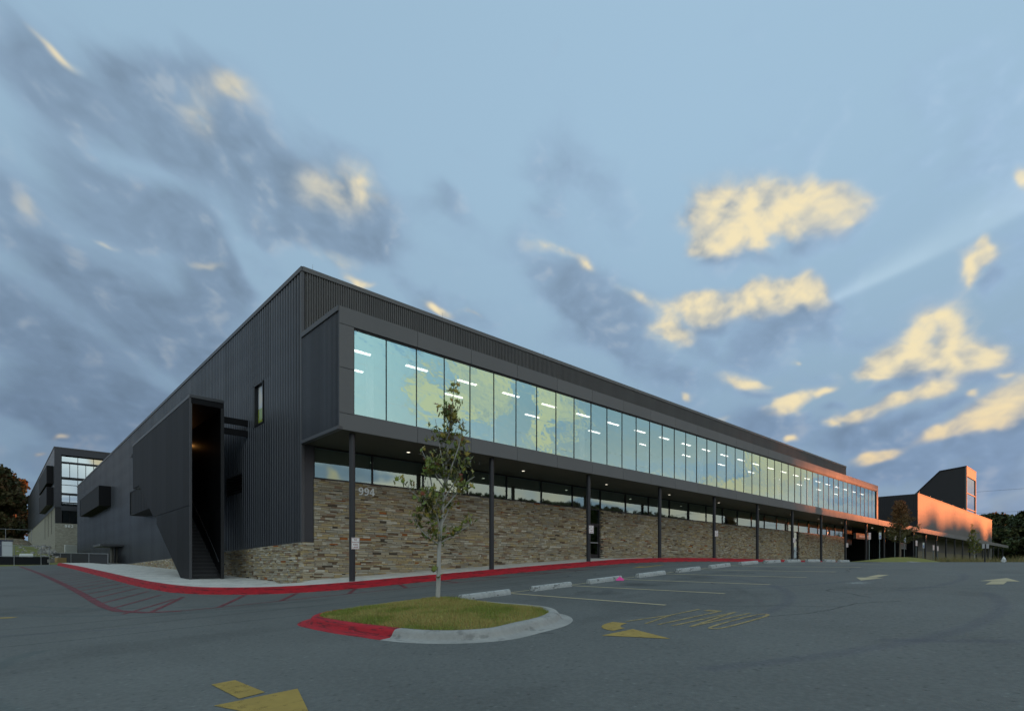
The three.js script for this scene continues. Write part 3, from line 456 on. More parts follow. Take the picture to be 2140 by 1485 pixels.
// ribbed sheets of the side
{
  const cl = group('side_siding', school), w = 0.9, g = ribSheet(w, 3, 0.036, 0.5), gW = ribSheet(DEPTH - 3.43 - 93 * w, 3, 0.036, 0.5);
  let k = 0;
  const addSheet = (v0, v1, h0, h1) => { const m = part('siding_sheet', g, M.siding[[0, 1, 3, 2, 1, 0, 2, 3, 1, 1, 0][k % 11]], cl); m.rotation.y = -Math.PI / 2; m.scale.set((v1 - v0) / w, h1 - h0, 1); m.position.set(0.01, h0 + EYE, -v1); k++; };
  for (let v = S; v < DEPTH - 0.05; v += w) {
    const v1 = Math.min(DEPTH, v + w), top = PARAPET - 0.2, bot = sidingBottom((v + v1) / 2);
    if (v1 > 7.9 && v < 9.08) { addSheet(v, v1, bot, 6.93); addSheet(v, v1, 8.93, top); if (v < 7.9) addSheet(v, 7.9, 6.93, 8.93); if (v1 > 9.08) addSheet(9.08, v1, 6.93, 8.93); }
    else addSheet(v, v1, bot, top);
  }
  part('coping', rbox(-0.06, 0.3, PARAPET - 0.2, PARAPET, S - 0.05, DEPTH), M.trim, school);
  part('corner_trim', rbox(-0.035, 0.1, 1.1, PARAPET - 0.2, S - 0.035, S + 0.12), M.trim, school);
  part('base_flashing', (() => { const a = box(-0.05, 0.02, -0.04, 0, S, 47); const p = a.attributes.position; for (let i = 0; i < p.count; i++) p.setY(i, p.getY(i) + sidingBottom(-p.getZ(i))); return a; })(), M.trim, school);
  // overhanging box: finer ribs on its end
  const bx = group('box_siding', school), gb = ribSheet(0.43, 4, 0.028);
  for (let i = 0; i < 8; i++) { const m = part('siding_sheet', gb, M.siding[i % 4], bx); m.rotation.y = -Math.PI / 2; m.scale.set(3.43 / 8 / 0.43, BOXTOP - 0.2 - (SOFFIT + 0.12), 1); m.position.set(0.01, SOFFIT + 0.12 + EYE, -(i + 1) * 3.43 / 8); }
  part('coping', rbox(-0.06, -0.003, BOXTOP - 0.2, BOXTOP + 0.004, 0.0, S - 0.04), M.trim, school);
  part('drip_edge', rbox(-0.05, 0.15, SOFFIT - 0.01, SOFFIT + 0.12, 0.0, S), M.trim, school);
  // upper front: ribbed band behind the box
  const fr = group('front_siding', school), gf = ribSheet(0.86, 8, 0.045, 0.58), n = 78;
  for (let i = 0; i < n; i++) { const m = part('siding_sheet', gf, M.ribFront[(i * 7) % 3], fr); m.scale.set((L - 0.14) / n / 0.86, PARAPET - 0.2 - (BOXTOP - 0.5), 1); m.position.set(0.14 + i * (L - 0.14) / n, BOXTOP - 0.5 + EYE, -S); }
  part('coping', rbox(0.02, L + 0.02, PARAPET - 0.2, PARAPET + 0.003, S - 0.08, S + 0.3), M.fascia[1], school);
  for (const [u, v] of [[0.5, S + 0.1], [7.2, S + 0.1], [14.5, S + 0.1], [24, S + 0.1], [34, S + 0.1], [46, S + 0.1], [58, S + 0.1], [0.1, 18], [0.1, 34]]) part('air_terminal', cyl(u, v, PARAPET - 0.05, PARAPET + 0.32, 0.009, 0.004, 6), M.galv, school);
  for (const u of [58, 64.5, 66.6]) part('air_terminal', cyl(u, 0.3, BOXTOP - 0.05, BOXTOP + 0.3, 0.012, 0.006, 6), M.galv, school);
}
// fascia panels round the glazing, ribbon window
const PANE = 1.406, G0 = 0.62, NP = 47, GB = 5.84, GT = 9.08;
{
  const top = group('upper_fascia', school), bot = group('lower_fascia', school);
  const cuts = [0.0]; for (let u = G0 + 2 * PANE; u < L - 1.5; u += 2 * PANE) cuts.push(u); cuts.push(L);
  for (let i = 0; i < cuts.length - 1; i++) {
    const a = cuts[i] + (i ? 0.007 : 0), b = cuts[i + 1] - (i < cuts.length - 2 ? 0.007 : 0);
    part('fascia_panel', rbox(a, b, GT + 0.05, BOXTOP, 0, 0.07, 0.006), M.fascia[(i * 5) % 3], top);
    part('fascia_panel', rbox(a, b, SOFFIT, GB - 0.035, 0, 0.07, 0.006), M.fascia[(i * 5 + 1) % 3], bot);
  }
  const ends = group('end_fascia', school);
  for (const [u0, u1] of [[0, G0 - 0.03], [G0 + NP * PANE + 0.03, L]]) { part('fascia_panel', rbox(u0, u1, GB - 0.02, 7.5, 0, 0.07, 0.006), M.fascia[0], ends); part('fascia_panel', rbox(u0, u1, 7.514, GT + 0.036, 0, 0.07, 0.006), M.fascia[2], ends); }
  part('fascia_backing', box(0.05, L - 0.05, SOFFIT + 0.02, GB - 0.06, 0.08, 0.12), M.backing, school);
  part('fascia_backing', box(0.05, L - 0.05, GT + 0.08, BOXTOP - 0.04, 0.08, 0.12), M.backing, school);
  part('fascia_backing', box(0.05, G0 - 0.05, GB - 0.05, GT + 0.06, 0.08, 0.12), M.backing, school);
  part('fascia_backing', box(G0 + NP * PANE + 0.05, L - 0.05, GB - 0.05, GT + 0.06, 0.08, 0.12), M.backing, school);
  const win = group('ribbon_window', school);
  part('head_frame', box(G0, G0 + NP * PANE, GT - 0.015, GT + 0.05, 0.06, 0.2), M.frame, win);
  part('sill_frame', rbox(G0 - 0.02, G0 + NP * PANE + 0.02, GB - 0.032, GB + 0.02, 0.012, 0.2, 0.005), M.fascia[1], win);
  part('jamb', box(G0 - 0.03, G0 + 0.02, GB + 0.02, GT - 0.015, 0.06, 0.2), M.frame, win); part('jamb', box(G0 + NP * PANE - 0.02, G0 + NP * PANE + 0.03, GB + 0.02, GT - 0.015, 0.06, 0.2), M.frame, win);
  const mull = box(-0.014, 0.014, GB + 0.02, GT - 0.015, 0.075, 0.16);
  for (let i = 1; i < NP; i++) part('mullion', mull, M.frame, win).position.x = G0 + i * PANE;
  const wave = dataTex(256, 256, (i, j) => fbm(i / 64, j / 43, 3, 4), false);
  const glass = phys({ color: lin(0.57, 0.84, 0.81), metalness: 1, roughness: 0.02, transparent: true, opacity: 0.78, bumpMap: wave, bumpScale: 0.0045 });
  const gs = [0, 1, 2, 3, 4].map(k => { const g = new THREE.PlaneGeometry(PANE - 0.028, GT - GB - 0.035), uv = g.attributes.uv; for (let i = 0; i < uv.count; i++) uv.setXY(i, uv.getX(i) * 0.7 + k * 0.37, uv.getY(i) * 1.6 + k * 0.21); return g; });
  const rr = rng(404);
  for (let i = 0; i < NP; i++) { const m = part('pane', gs[(i * 3) % 5], glass, win); m.position.set(G0 + (i + 0.5) * PANE, (GB + GT) / 2 + EYE, -0.1); m.rotation.set((rr() - 0.5) * 0.006, (rr() - 0.5) * 0.007, 0); }
}
for (let k = 0; k < 10; k++) { part('inner_column', cyl(2.6 + 7.06 * k, 2.5, SOFFIT + 0.5, BOXTOP - 0.55, 0.17, 0.17, 14), M.white, school); part('inner_door', box(5 + 7.06 * k, 6.1 + 7.06 * k, SOFFIT + 0.5, SOFFIT + 2.6, 7.34, 7.39), M.soffit, school); }
// linear lights hanging in the glazed storey
{
  const glow = std({ color: lin(0.9, 0.9, 0.9), emissive: lin(1, 0.97, 0.88), emissiveIntensity: 1.1, roughness: 0.5 });
  const gl = new RoundedBoxGeometry(1.1, 0.05, 0.13, 1, 0.02), gb = new THREE.BoxGeometry(1.12, 0.05, 0.19);
  const gw = new THREE.CylinderGeometry(0.004, 0.004, 0.34, 4);
  const lamp = (u, v) => {
    const t = thing('linear_light', 'lit white linear ceiling light seen through the long ribbon window', 'ceiling light', 'linear lights behind the ribbon window', [u, 8.72 + EYE, -v]);
    part('light_diffuser', gl, glow, t); part('light_body', gb, M.white, t).position.y = 0.052;
    for (const x of [-0.5, 0.5]) part('wire', gw, M.galv, t).position.set(x, 0.24, 0);
    const a = new THREE.RectAreaLight(lin(1, 0.95, 0.85), 0.85, 1.08, 0.12); a.position.set(u, 8.72 - 0.035 + EYE, -v); a.lookAt(u, 0, -v); scene.add(a);
  };
  for (let k = 0; k < 24; k++) { lamp(1.35 + 2.78 * k, 1.15); if (k % 2 === 0) lamp(2.1 + 2.78 * k, 3.2); }
}
// soffit, its panels and downlights
{
  const so = group('soffit', school);
  part('soffit_backing', box(0.1, L - 0.05, SOFFIT + 0.02, SOFFIT + 0.07, 0.1, S + 0.3), M.backing, so);
  const n = 24, w = (L - 0.15) / n, g = box(0.004, w - 0.004, SOFFIT - 0.004, SOFFIT + 0.015, 0.075, S + 0.05);
  for (let i = 0; i < n; i++) part('soffit_panel', g, M.soffit, so).position.x = 0.1 + i * w;
  const ring = new THREE.TorusGeometry(0.085, 0.012, 6, 20); ring.rotateX(Math.PI / 2); const disc = new THREE.CylinderGeometry(0.08, 0.08, 0.012, 20);
  const glow = std({ color: lin(0.9, 0.9, 0.9), emissive: lin(1, 0.9, 0.7), emissiveIntensity: 0.6 });
  for (let k = 0; k < 9; k++) {
    const u = 4.15 + 7.07 * k, t = thing('downlight', 'small round lit downlight recessed in the overhang soffit', 'downlight', 'downlights in the overhang soffit', [u, SOFFIT - 0.012 + EYE, -1.85]);
    part('trim_ring', ring, M.white, t); part('light_lens', disc, glow, t);
    const s = new THREE.SpotLight(lin(1, 0.85, 0.62), 0.6, 0, 0.9, 0.6); s.position.set(u, SOFFIT - 0.03 + EYE, -1.85); s.target.position.set(u, 0, -1.85); scene.add(s, s.target); s.castShadow = true;
  }
}
// columns
const columnU = []; for (let k = 0; k < 10; k++) columnU.push(0.73 + 7.06 * k);
for (const u of columnU) { part('column', cyl(u, 0.42, walk(u, 0.4) - 0.15, SOFFIT, 0.115, 0.115, 28), M.column, school); }
// transom band and doors at ground level
const SILL = 3.8, DOORS = [18.45, 51.25], DW = 1.15;
{
  const tw = group('transom_window', school), T0 = 0.5;
  part('head_frame', box(T0, L - 0.3, SOFFIT - 0.08, SOFFIT - 0.006, S + 0.02, S + 0.14), M.frame, tw); part('sill_frame', rbox(T0, L - 0.3, SILL, SILL + 0.07, S - 0.03, S + 0.14, 0.006), M.frame, tw);
  const bars = [T0 + 0.03]; for (let u = 3.27; u < L - 0.6; u += 2.747) bars.push(u); bars.push(L - 0.33);
  const gm = box(-0.03, 0.03, SILL + 0.07, SOFFIT - 0.08, S + 0.02, S + 0.13); for (const u of bars) part('mullion', gm, M.frame, tw).position.x = u;
  const glass = phys({ color: lin(0.5, 0.68, 0.64), metalness: 1, roughness: 0.02, transparent: true, opacity: 0.55 }), rr = rng(9);
  const shade = std({ color: lin(0.2, 0.19, 0.13), roughness: 0.9 });
  for (let i = 0; i < bars.length - 1; i++) { const w = bars[i + 1] - bars[i] - 0.06, g = new THREE.PlaneGeometry(w, SOFFIT - SILL - 0.15), m = part('pane', g, glass, tw); m.position.set((bars[i] + bars[i + 1]) / 2, (SILL + SOFFIT - 0.01) / 2 + EYE, -(S + 0.07)); m.rotation.y = (rr() - 0.5) * 0.004;
    part('roller_shade', box(bars[i] + 0.04, bars[i + 1] - 0.04, SILL + 0.07 + (i % 5 === 3 ? 0.5 : 0.05), SOFFIT - 0.08, S + 0.2, S + 0.21), shade, tw); }
  part('corner_panel', box(0.1, T0, 1.12, SOFFIT - 0.01, S, S + 0.12), M.siding[0], school);
  for (const u of DOORS) {
    const d = group('door', school), b = walk(u, 3.4) + 0.02, h = b + 2.15, f = M.frame;
    part('door_frame', mergeGeometries([box(u, u + 0.07, b, SILL, S - 0.02, S + 0.12), box(u + DW - 0.07, u + DW, b, SILL, S - 0.02, S + 0.12), box(u + 0.07, u + DW - 0.07, h, h + 0.1, S - 0.02, S + 0.12)]), f, d);
    part('door_leaf', mergeGeometries([box(u + 0.08, u + 0.17, b + 0.02, h - 0.01, S + 0.02, S + 0.07), box(u + DW - 0.17, u + DW - 0.08, b + 0.02, h - 0.01, S + 0.02, S + 0.07), box(u + 0.17, u + DW - 0.17, b + 0.02, b + 0.27, S + 0.02, S + 0.07), box(u + 0.17, u + DW - 0.17, h - 0.11, h - 0.01, S + 0.02, S + 0.07)]), f, d);
    const pane = (h0, h1, w0, w1) => { const m = part('pane', new THREE.PlaneGeometry(w1 - w0, h1 - h0), glass, d); m.position.set((w0 + w1) / 2, (h0 + h1) / 2 + EYE, -(S + 0.045)); };
    pane(b + 0.27, h - 0.11, u + 0.17, u + DW - 0.17); pane(h + 0.1, SILL, u + 0.07, u + DW - 0.07);
    part('push_bar', box(u + 0.2, u + DW - 0.2, b + 0.98, b + 1.04, S - 0.03, S + 0.0), M.galv, d);
    part('handle', bar(P(u + 0.13, b + 0.85, S - 0.04), P(u + 0.13, b + 1.2, S - 0.04), 0.014), M.galv, d);
    part('threshold', box(u, u + DW, b - 0.25, b + 0.015, S - 0.06, S + 0.12), M.galv, d);
  }
}
// stacked ledge stone
{
  const palette = [[0.447,0.365,0.236],[0.407,0.371,0.293],[0.557,0.499,0.386],[0.502,0.384,0.202],[0.18,0.12,0.072],[0.367,0.301,0.219],[0.333,0.224,0.144],[0.624,0.57,0.461],[0.382,0.13,0.036],[0.095,0.075,0.054],[0.489,0.422,0.3],[0.285,0.256,0.207]];
  const weight = [0.22, 0.15, 0.12, 0.12, 0.04, 0.12, 0.075, 0.05, 0.008, 0.01, 0.13, 0.03], cum = []; weight.reduce((a, w, i) => cum[i] = a + w, 0);
  const grain = dataTex(256, 256, (i, j) => 0.7 + 0.42 * fbm(i / 40, j / 9, 4) + 0.1 * (R() - 0.5), false, [1, 1]); grain.colorSpace = THREE.NoColorSpace;
  const mats = palette.map(c => std({ color: lin(...c), map: grain, roughness: 0.93, bumpMap: grain, bumpScale: 0.006 }));
  const vmat = std({ vertexColors: true, map: grain, roughness: 0.93, bumpMap: grain, bumpScale: 0.006 });
  const unit = new THREE.BoxGeometry(1, 1, 1); { const p = unit.attributes.position; for (let i = 0; i < p.count; i++) if (p.getZ(i) > 0) { p.setX(i, p.getX(i) * 0.985); p.setY(i, p.getY(i) * 0.9); } unit.computeVertexNormals(); }
  // lay courses between a0 and a1 (along the wall) from floor(a) up to top(a)
  function lay(a0, a1, y0, top, floor, r, blocked) {
    const out = []; let y = y0; const ymax = Math.max(top(a0), top(a1), top((a0 + a1) / 2));
    while (y < ymax) { const h = 0.036 + 0.075 * Math.pow(r(), 1.5); let a = a0 - r() * 0.3; while (a < a1) { let w = 0.14 + 0.44 * Math.pow(r(), 1.3); const s = Math.max(a, a0), e = Math.min(a + w, a1); const tp = Math.min(top(s), top(e)); if (e - s > 0.03 && y + h > floor((s + e) / 2) - 0.02 && y < tp - 0.01 && !(blocked && blocked(s, e, y))) { const q = r(); let k = 0; while (k < 11 && cum[k] < q) k++; out.push([s, e, y, Math.min(h, tp - y), 0.02 + 0.045 * r(), k, 0.86 + 0.28 * r()]); } a += w; } y += h; }
    return out;
  }
  const r = rng(1234);
  const front = [...lay(0.012, 0.5, -0.7, () => 1.12, u => walk(u, 3.4), r), ...lay(0.5, L - 0.3, -0.7, () => SILL, u => walk(u, 3.4), r, (s, e) => DOORS.some(d => e > d - 0.005 && s < d + DW + 0.005))];
  const side = lay(3.38, 47, -0.75, v => sidingBottom(v) - 0.03, v => walk(-0.2, v) - 0.25, r);
  const wallF = group('stone_wall', school), wallS = group('side_stone_base', school);
  for (const [a, b] of [[0.05, DOORS[0]], [DOORS[0] + DW, DOORS[1]], [DOORS[1] + DW, L - 0.3]]) part('mortar_bed', box(a, b, -1.2, SILL, S + 0.03, S + 0.3), std({ color: lin(0.1, 0.09, 0.075), roughness: 1 }), wallF);
  part('mortar_bed', box(0.03, 0.3, -1.2, 0.35, S + 0.03, 47), std({ color: lin(0.1, 0.09, 0.075), roughness: 1 }), wallS);
  function place(list, host, toMesh, nPick, distance) {
    const order = list.map((s, i) => [distance(s), i]).sort((a, b) => a[0] - b[0]), rest = [];
    order.forEach(([, i], rank) => {
      const s = list[i], m = toMesh(s);
      if (rank < nPick) { const q = part('stone', unit, mats[s[5]], host); q.position.copy(m.p); q.rotation.y = m.ry; q.scale.copy(m.s); }
      else { const g = unit.clone(); g.scale(m.s.x, m.s.y, m.s.z); if (m.ry) g.rotateY(m.ry); g.translate(m.p.x, m.p.y, m.p.z); const c = palette[s[5]].map(x => x * s[6]), n = g.attributes.position.count, col = new Float32Array(n * 3); for (let k = 0; k < n; k++) col.set(c, k * 3); g.setAttribute('color', new THREE.BufferAttribute(col, 3)); rest.push(g); }
    });
    if (rest.length) part('stonework', mergeGeometries(rest), vmat, host, 'stuff');
  }
  place(front, wallF, ([s, e, y, h, d]) => ({ p: P((s + e) / 2, y + h / 2, S + 0.04 - d / 2 - 0.02), s: new THREE.Vector3(e - s - 0.006, h - 0.006, d + 0.08), ry: 0 }), 300, s => ((s[0] + s[1]) / 2 + 9.5) ** 2 / ((s[1] - s[0]) * s[3] * 20));
  place(side, wallS, ([s, e, y, h, d]) => ({ p: P(0.04 - d / 2 - 0.02, y + h / 2, (s + e) / 2), s: new THREE.Vector3(e - s - 0.006, h - 0.006, d + 0.08), ry: -Math.PI / 2 }), 160, s => (s[0] + 24) ** 2 / ((s[1] - s[0]) * s[3] * 20));
}
// small fittings of the front
const font = await new FontLoader().loadAsync('fonts/droid/droid_sans_bold.typeface.json');
{
  const num = group('house_number', school);
  [...'994'].forEach((c, i) => { const g = new TextGeometry(c, { font, size: 0.34, depth: 0.035, curveSegments: 8, bevelEnabled: false }); const m = part('numeral', g, M.white, num); m.position.set(2.5 + i * 0.275, 3.3 + EYE, -(S - 0.07)); });
  part('stub_pipe', cyl(8.0, 1.6, SOFFIT - 0.1, SOFFIT, 0.05), M.galv, school);
}
// side window, louvre, bays, downpipe, side canopy
{
  const w = group('side_window', school);
  part('window_frame', mergeGeometries([box(-0.06, 0.12, 6.93, 6.99, 7.9, 9.08), box(-0.06, 0.12, 8.87, 8.93, 7.9, 9.08), box(-0.06, 0.12, 6.99, 8.87, 7.9, 7.95), box(-0.06, 0.12, 6.99, 8.87, 9.03, 9.08)]), M.frame, w);
  const p = part('pane', new THREE.PlaneGeometry(1.08, 1.88), phys({ color: lin(0.75, 0.85, 0.9), metalness: 1, roughness: 0.02, transparent: true, opacity: 0.22 }), w); p.rotation.y = -Math.PI / 2; p.position.set(0.05, 7.93 + EYE, -8.49);
  part('green_wall', box(0.12, 0.16, 6.99, 7.78, 7.95, 9.03), std({ color: lin(0.42, 0.5, 0.04), roughness: 0.8 }), w); part('mirrored_sky_panel', box(0.12, 0.16, 7.785, 8.87, 7.95, 9.03), std({ color: lin(0.62, 0.66, 0.72), roughness: 0.8 }), w);  // pale upper panel stands in for sky mirrored in the pane
  const lv = group('louvre', school); part('louvre_frame', box(-0.03, 0.06, 3.95, 4.95, 10.95, 13.6), M.backing, lv);
  for (let i = 0; i < 7; i++) { const g = box(-0.09, -0.02, 0, 0.025, 11, 13.55), m = part('slat', g, M.stairPanel[2], lv); m.position.y = 4.02 + i * 0.135; }
  const bay = (v0, v1, h0, h1, u) => { const b = group('projecting_bay', school); part('bay_shell', mergeGeometries([box(u, 0.1, h1 - 0.08, h1, v0, v1), box(u, 0.1, h0, h0 + 0.08, v0, v1), box(u, 0.1, h0 + 0.08, h1 - 0.08, v0, v0 + 0.08), box(u, 0.1, h0 + 0.08, h1 - 0.08, v1 - 0.08, v1)]), M.stairPanel[1], b); const g = box(u + 0.02, u + 0.05, h0 + 0.08, h1 - 0.08, 0.03, 0.57), n = Math.floor((v1 - v0 - 0.16) / 0.6); for (let i = 0; i < n; i++) part('bay_panel', g, M.stairPanel[i % 3], b).position.z = -(v0 + 0.08 + i * 0.6); part('bay_back', box(u + 0.06, u + 0.09, h0 + 0.08, h1 - 0.08, v0 + 0.08, v1 - 0.08), M.backing, b); };
  bay(54.7, 72.5, 6.8, 8.95, -1.1); bay(27.5, 36, 4.4, 6.35, -1.1);
  part('downpipe', cyl(-0.35, 49.5, -0.6, 2.2, 0.09, 0.09, 10), M.trim, school);
  part('canopy', rbox(-1.9, 0.1, 2.2, 2.42, 46.5, 52, 0.02), M.trim, school);
  part('stone_pier', box(-0.5, 0.06, -0.6, 2.18, 50.4, 51.6), std({ color: lin(0.33, 0.31, 0.26), roughness: 0.95, map: grainTex }), school);
  part('vent_hood', new THREE.ConeGeometry(0.22, 0.5, 4).translate(-0.1, 10.3 + EYE, -41), M.black, school);
}
// ------------------------------------------------------------------ open stair tower on the side
{
  const st = thing('stair_tower', 'black metal clad outdoor stair tower with slanted underside beside the school', 'stair tower'); const T = 8.09, V0 = 9.79, V1 = 24.3, UO = -2.7, UI = -1.24;
  const under = v => v < 11.5 ? -0.55 : v > 22.15 ? 5.25 : lerp(-0.45, 5.25, (v - 11.5) / 10.65);
  const ext = group('outer_wall', st), inn = group('inner_wall', st), n = 12, w = (V1 - V0) / n;
  for (let i = 0; i < n; i++) {
    const a = V0 + i * w + (i ? 0.004 : 0), b = V0 + (i + 1) * w - 0.004, split = 2.97;
    const clip = (lo, hi, host, u0, u1) => {
      const pts = []; const vs = [a, 11.5, 22.15, b].filter(v => v >= a && v <= b).sort((x, y) => x - y); const extra = 11.5 + (split + 0.45) / 5.7 * 10.65; if (extra > a && extra < b) vs.push(extra); vs.sort((x, y) => x - y);
      for (const v of vs) { const f = Math.max(lo, under(v)); if (f < hi) pts.push([v, f]); } if (pts.length < 2) return;
      const e = pts[pts.length - 1][0], s = pts[0][0]; pts.push([e, hi], [s, hi]); part('metal_panel', prism(pts, 'u', u0, u1), M.stairPanel[(i * 5 + (lo < 0 ? 1 : 0)) % 3], host);
    };
    clip(split + 0.012, T, ext, UO, UO + 0.06); clip(-1, split - 0.012, ext, UO, UO + 0.06);
    clip(split + 0.01, T - 0.35, inn, UI - 0.06, UI); clip(-1, split - 0.01, inn, UI - 0.06, UI);
  }
  part('edge_trim', box(UO - 0.01, UO + 0.09, -0.7, T, V0 - 0.03, V0), M.trim, st); part('edge_trim', box(UI - 0.13, UI + 0.02, -0.7, T - 0.36, V0 - 0.04, V0 + 0.02), M.black, st);
  part('roof_fascia', rbox(UO - 0.02, UI + 0.02, T - 0.1, T + 0.05, V0 - 0.06, V1 + 0.05), M.trim, st); part('roof_slab', box(UO + 0.06, UI + 0.01, T - 0.36, T - 0.1, V0 - 0.03, V1), M.stairPanel[1], st);
  part('back_wall', box(UO + 0.06, UI - 0.06, 5.3, T - 0.36, V1 - 0.1, V1), M.stairPanel[0], st); part('landing', box(UO + 0.06, UI - 0.06, 5.2, 5.34, 19.6, V1 - 0.1), M.black, st);
  const rise = 0.186, run = 0.302, tread = box(UO + 0.07, UI - 0.07, -0.045, 0, 0, run + 0.02), riser = box(UO + 0.07, UI - 0.07, -rise, -0.045, 0.002, 0.012);
  const treadMat = std({ color: lin(0.045, 0.045, 0.048), roughness: 0.5, metalness: 0.3 });
  for (let i = 0; i < 31; i++) { const t = part('step', tread, treadMat, st); t.position.set(0, -0.42 + (i + 1) * rise - 0.02, -(10.15 + i * run)); part('riser', riser, M.black, t); }
  const rail = u => part('handrail', tube([P(u, 0.35, 10.0), P(u, 0.62, 10.3), P(u, 6.2, 19.4), P(u, 6.25, 20.5)], 0.022), M.trim, st); rail(UI - 0.16); rail(UO + 0.16);
  for (const h of [7.15, 6.62]) part('tie_beam', box(UI + 0.02, 0.0, h, h + 0.3, V0 + 0.3, V0 + 0.42), M.stairPanel[1], st);
  for (let k = 0; k < 6; k++) part('soffit_spot', cyl(-1.95, 11 + k * 2.1, T - 0.375, T - 0.36, 0.05, 0.05, 10), M.galv, st);
  const lp = thing('wall_lamp', 'warm lit wall lamp high inside the dark stair tower', 'lamp', null, [UI - 0.12, 7.1 + EYE, -15.8]);
  part('lamp_body', new RoundedBoxGeometry(0.1, 0.24, 0.16, 1, 0.02), M.black, lp); part('lamp_glass', new THREE.BoxGeometry(0.08, 0.08, 0.14).translate(-0.01, -0.14, 0), std({ emissive: lin(1, 0.5, 0.15), emissiveIntensity: 0.25, color: lin(0.5, 0.4, 0.2) }), lp);
  const pl = new THREE.PointLight(lin(1, 0.45, 0.12), 0.06); pl.position.set(UI - 0.22, 6.92 + EYE, -15.8); pl.castShadow = true; scene.add(pl);
}
// ------------------------------------------------------------------ fire lane signs on every other column
{
  const c = document.createElement('canvas'); c.width = 192; c.height = 276; const x = c.getContext('2d'); x.fillStyle = '#eceae6'; x.fillRect(0, 0, 192, 276); x.strokeStyle = '#8e1b20'; x.lineWidth = 7; x.strokeRect(8, 8, 176, 260);
  x.fillStyle = '#8e1b20'; x.textAlign = 'center'; x.font = 'bold 54px sans-serif'; x.fillText('NO', 96, 66); x.font = 'bold 38px sans-serif'; x.fillText('PARKING', 96, 122, 164); x.font = 'bold 54px sans-serif'; x.fillText('FIRE', 96, 186); x.fillText('LANE', 96, 248, 160);
  const t = new THREE.CanvasTexture(c); t.colorSpace = THREE.SRGBColorSpace; const face = std({ map: t, roughness: 0.4 });
  const names = ['on the first column, left of the house number', 'on the third column, by the door', 'on the fifth column', 'on the seventh column', 'on the ninth column'];
  [0, 2, 4, 6, 8].forEach((k, i) => {
    const u = columnU[k], s = thing('fire_lane_sign', `white fire lane sign with red lettering ${names[i]}`, 'sign', 'fire lane signs on the columns', [u + 0.06, (i ? walk(u, 0.4) + 1.75 : 0.98) + EYE, -0.27]); s.rotation.y = -0.35;
    part('sign_plate', new RoundedBoxGeometry(0.31, 0.45, 0.012, 1, 0.005), M.galv, s); const f = part('sign_face', new THREE.PlaneGeometry(0.3, 0.44), face, s); f.position.z = 0.0085; for (const y of [-0.14, 0.14]) part('strap', new THREE.BoxGeometry(0.24, 0.02, 0.03).translate(-0.02, y, -0.02), M.galv, s);
  });
}

// ------------------------------------------------------------------ foliage kit
const clump = (() => { // a spray of leaves: seven small bent faces
  const r = rng(61), gs = []; for (let k = 0; k < 7; k++) { const g = new THREE.PlaneGeometry(0.42, 0.34, 1, 1), p = g.attributes.position; p.setZ(0, 0.08); p.setZ(3, 0.07); g.rotateX((r() - 0.5) * 3); g.rotateY(r() * 6.28); g.translate((r() - 0.5) * 0.75, (r() - 0.5) * 0.6, (r() - 0.5) * 0.75); gs.push(g); } const g = mergeGeometries(gs); g.deleteAttribute('uv'); return g;
})();
const mapleLeaf = (() => { const pts = []; const rad = [1, 0.42, 0.86, 0.36, 0.62, 0.3, 0.5]; for (let i = 0; i < 7; i++) { const a = Math.PI / 2 - i * 0.42; pts.push([Math.cos(a) * rad[i], Math.sin(a) * rad[i]]); } const right = pts.slice(1), all = [pts[0], ...right, [0.05, -0.38], ...right.slice().reverse().map(([x, y]) => [-x, y])]; const pos = [0, -0.05, 0], idx = []; all.forEach(([x, y]) => pos.push(x * 0.075, y * 0.075, -0.02 * (x * x + y * y) + 0.006)); for (let i = 0; i < all.length; i++) idx.push(0, (i + 1) % all.length + 1, i + 1); const g = new THREE.BufferGeometry(); g.setAttribute('position', new THREE.Float32BufferAttribute(pos, 3)); g.setIndex(idx); g.computeVertexNormals(); return g; })();
const leafMat = phys({ color: 0xffffff, roughness: 0.75, side: THREE.DoubleSide, transmission: 0.25, thickness: 0 });
const woodMat = std({ color: 0xffffff, roughness: 0.85, side: THREE.DoubleSide });
const leafV = phys({ vertexColors: true, roughness: 0.75, side: THREE.DoubleSide, transmission: 0.25, thickness: 0 }), woodV = std({ vertexColors: true, roughness: 0.85, side: THREE.DoubleSide });
// many leaves as one real crown mesh: put(matrix, colour) for each, then done(name, material, parent)
function crownOf(geo) {
  const src = geo.index ? geo.toNonIndexed() : geo, sp = src.attributes.position.array, sn = src.attributes.normal.array, n = sp.length / 3, P_ = [], N_ = [], C_ = [], v = new THREE.Vector3(), nm = new THREE.Matrix3();
  return { put(m, c) { nm.getNormalMatrix(m); for (let i = 0; i < n; i++) { v.set(sp[3 * i], sp[3 * i + 1], sp[3 * i + 2]).applyMatrix4(m); P_.push(v.x, v.y, v.z); v.set(sn[3 * i], sn[3 * i + 1], sn[3 * i + 2]).applyMatrix3(nm).normalize(); N_.push(v.x, v.y, v.z); C_.push(c.r, c.g, c.b); } },
    done(name, mat, parent) { const g = new THREE.BufferGeometry(); g.setAttribute('position', new THREE.Float32BufferAttribute(P_, 3)); g.setAttribute('normal', new THREE.Float32BufferAttribute(N_, 3)); g.setAttribute('color', new THREE.Float32BufferAttribute(C_, 3)); return part(name, g, mat, parent); } };
}
const bark = c => std({ color: lin(...c), roughness: 0.9, map: grainTex, bumpMap: grainTex, bumpScale: 0.008 });
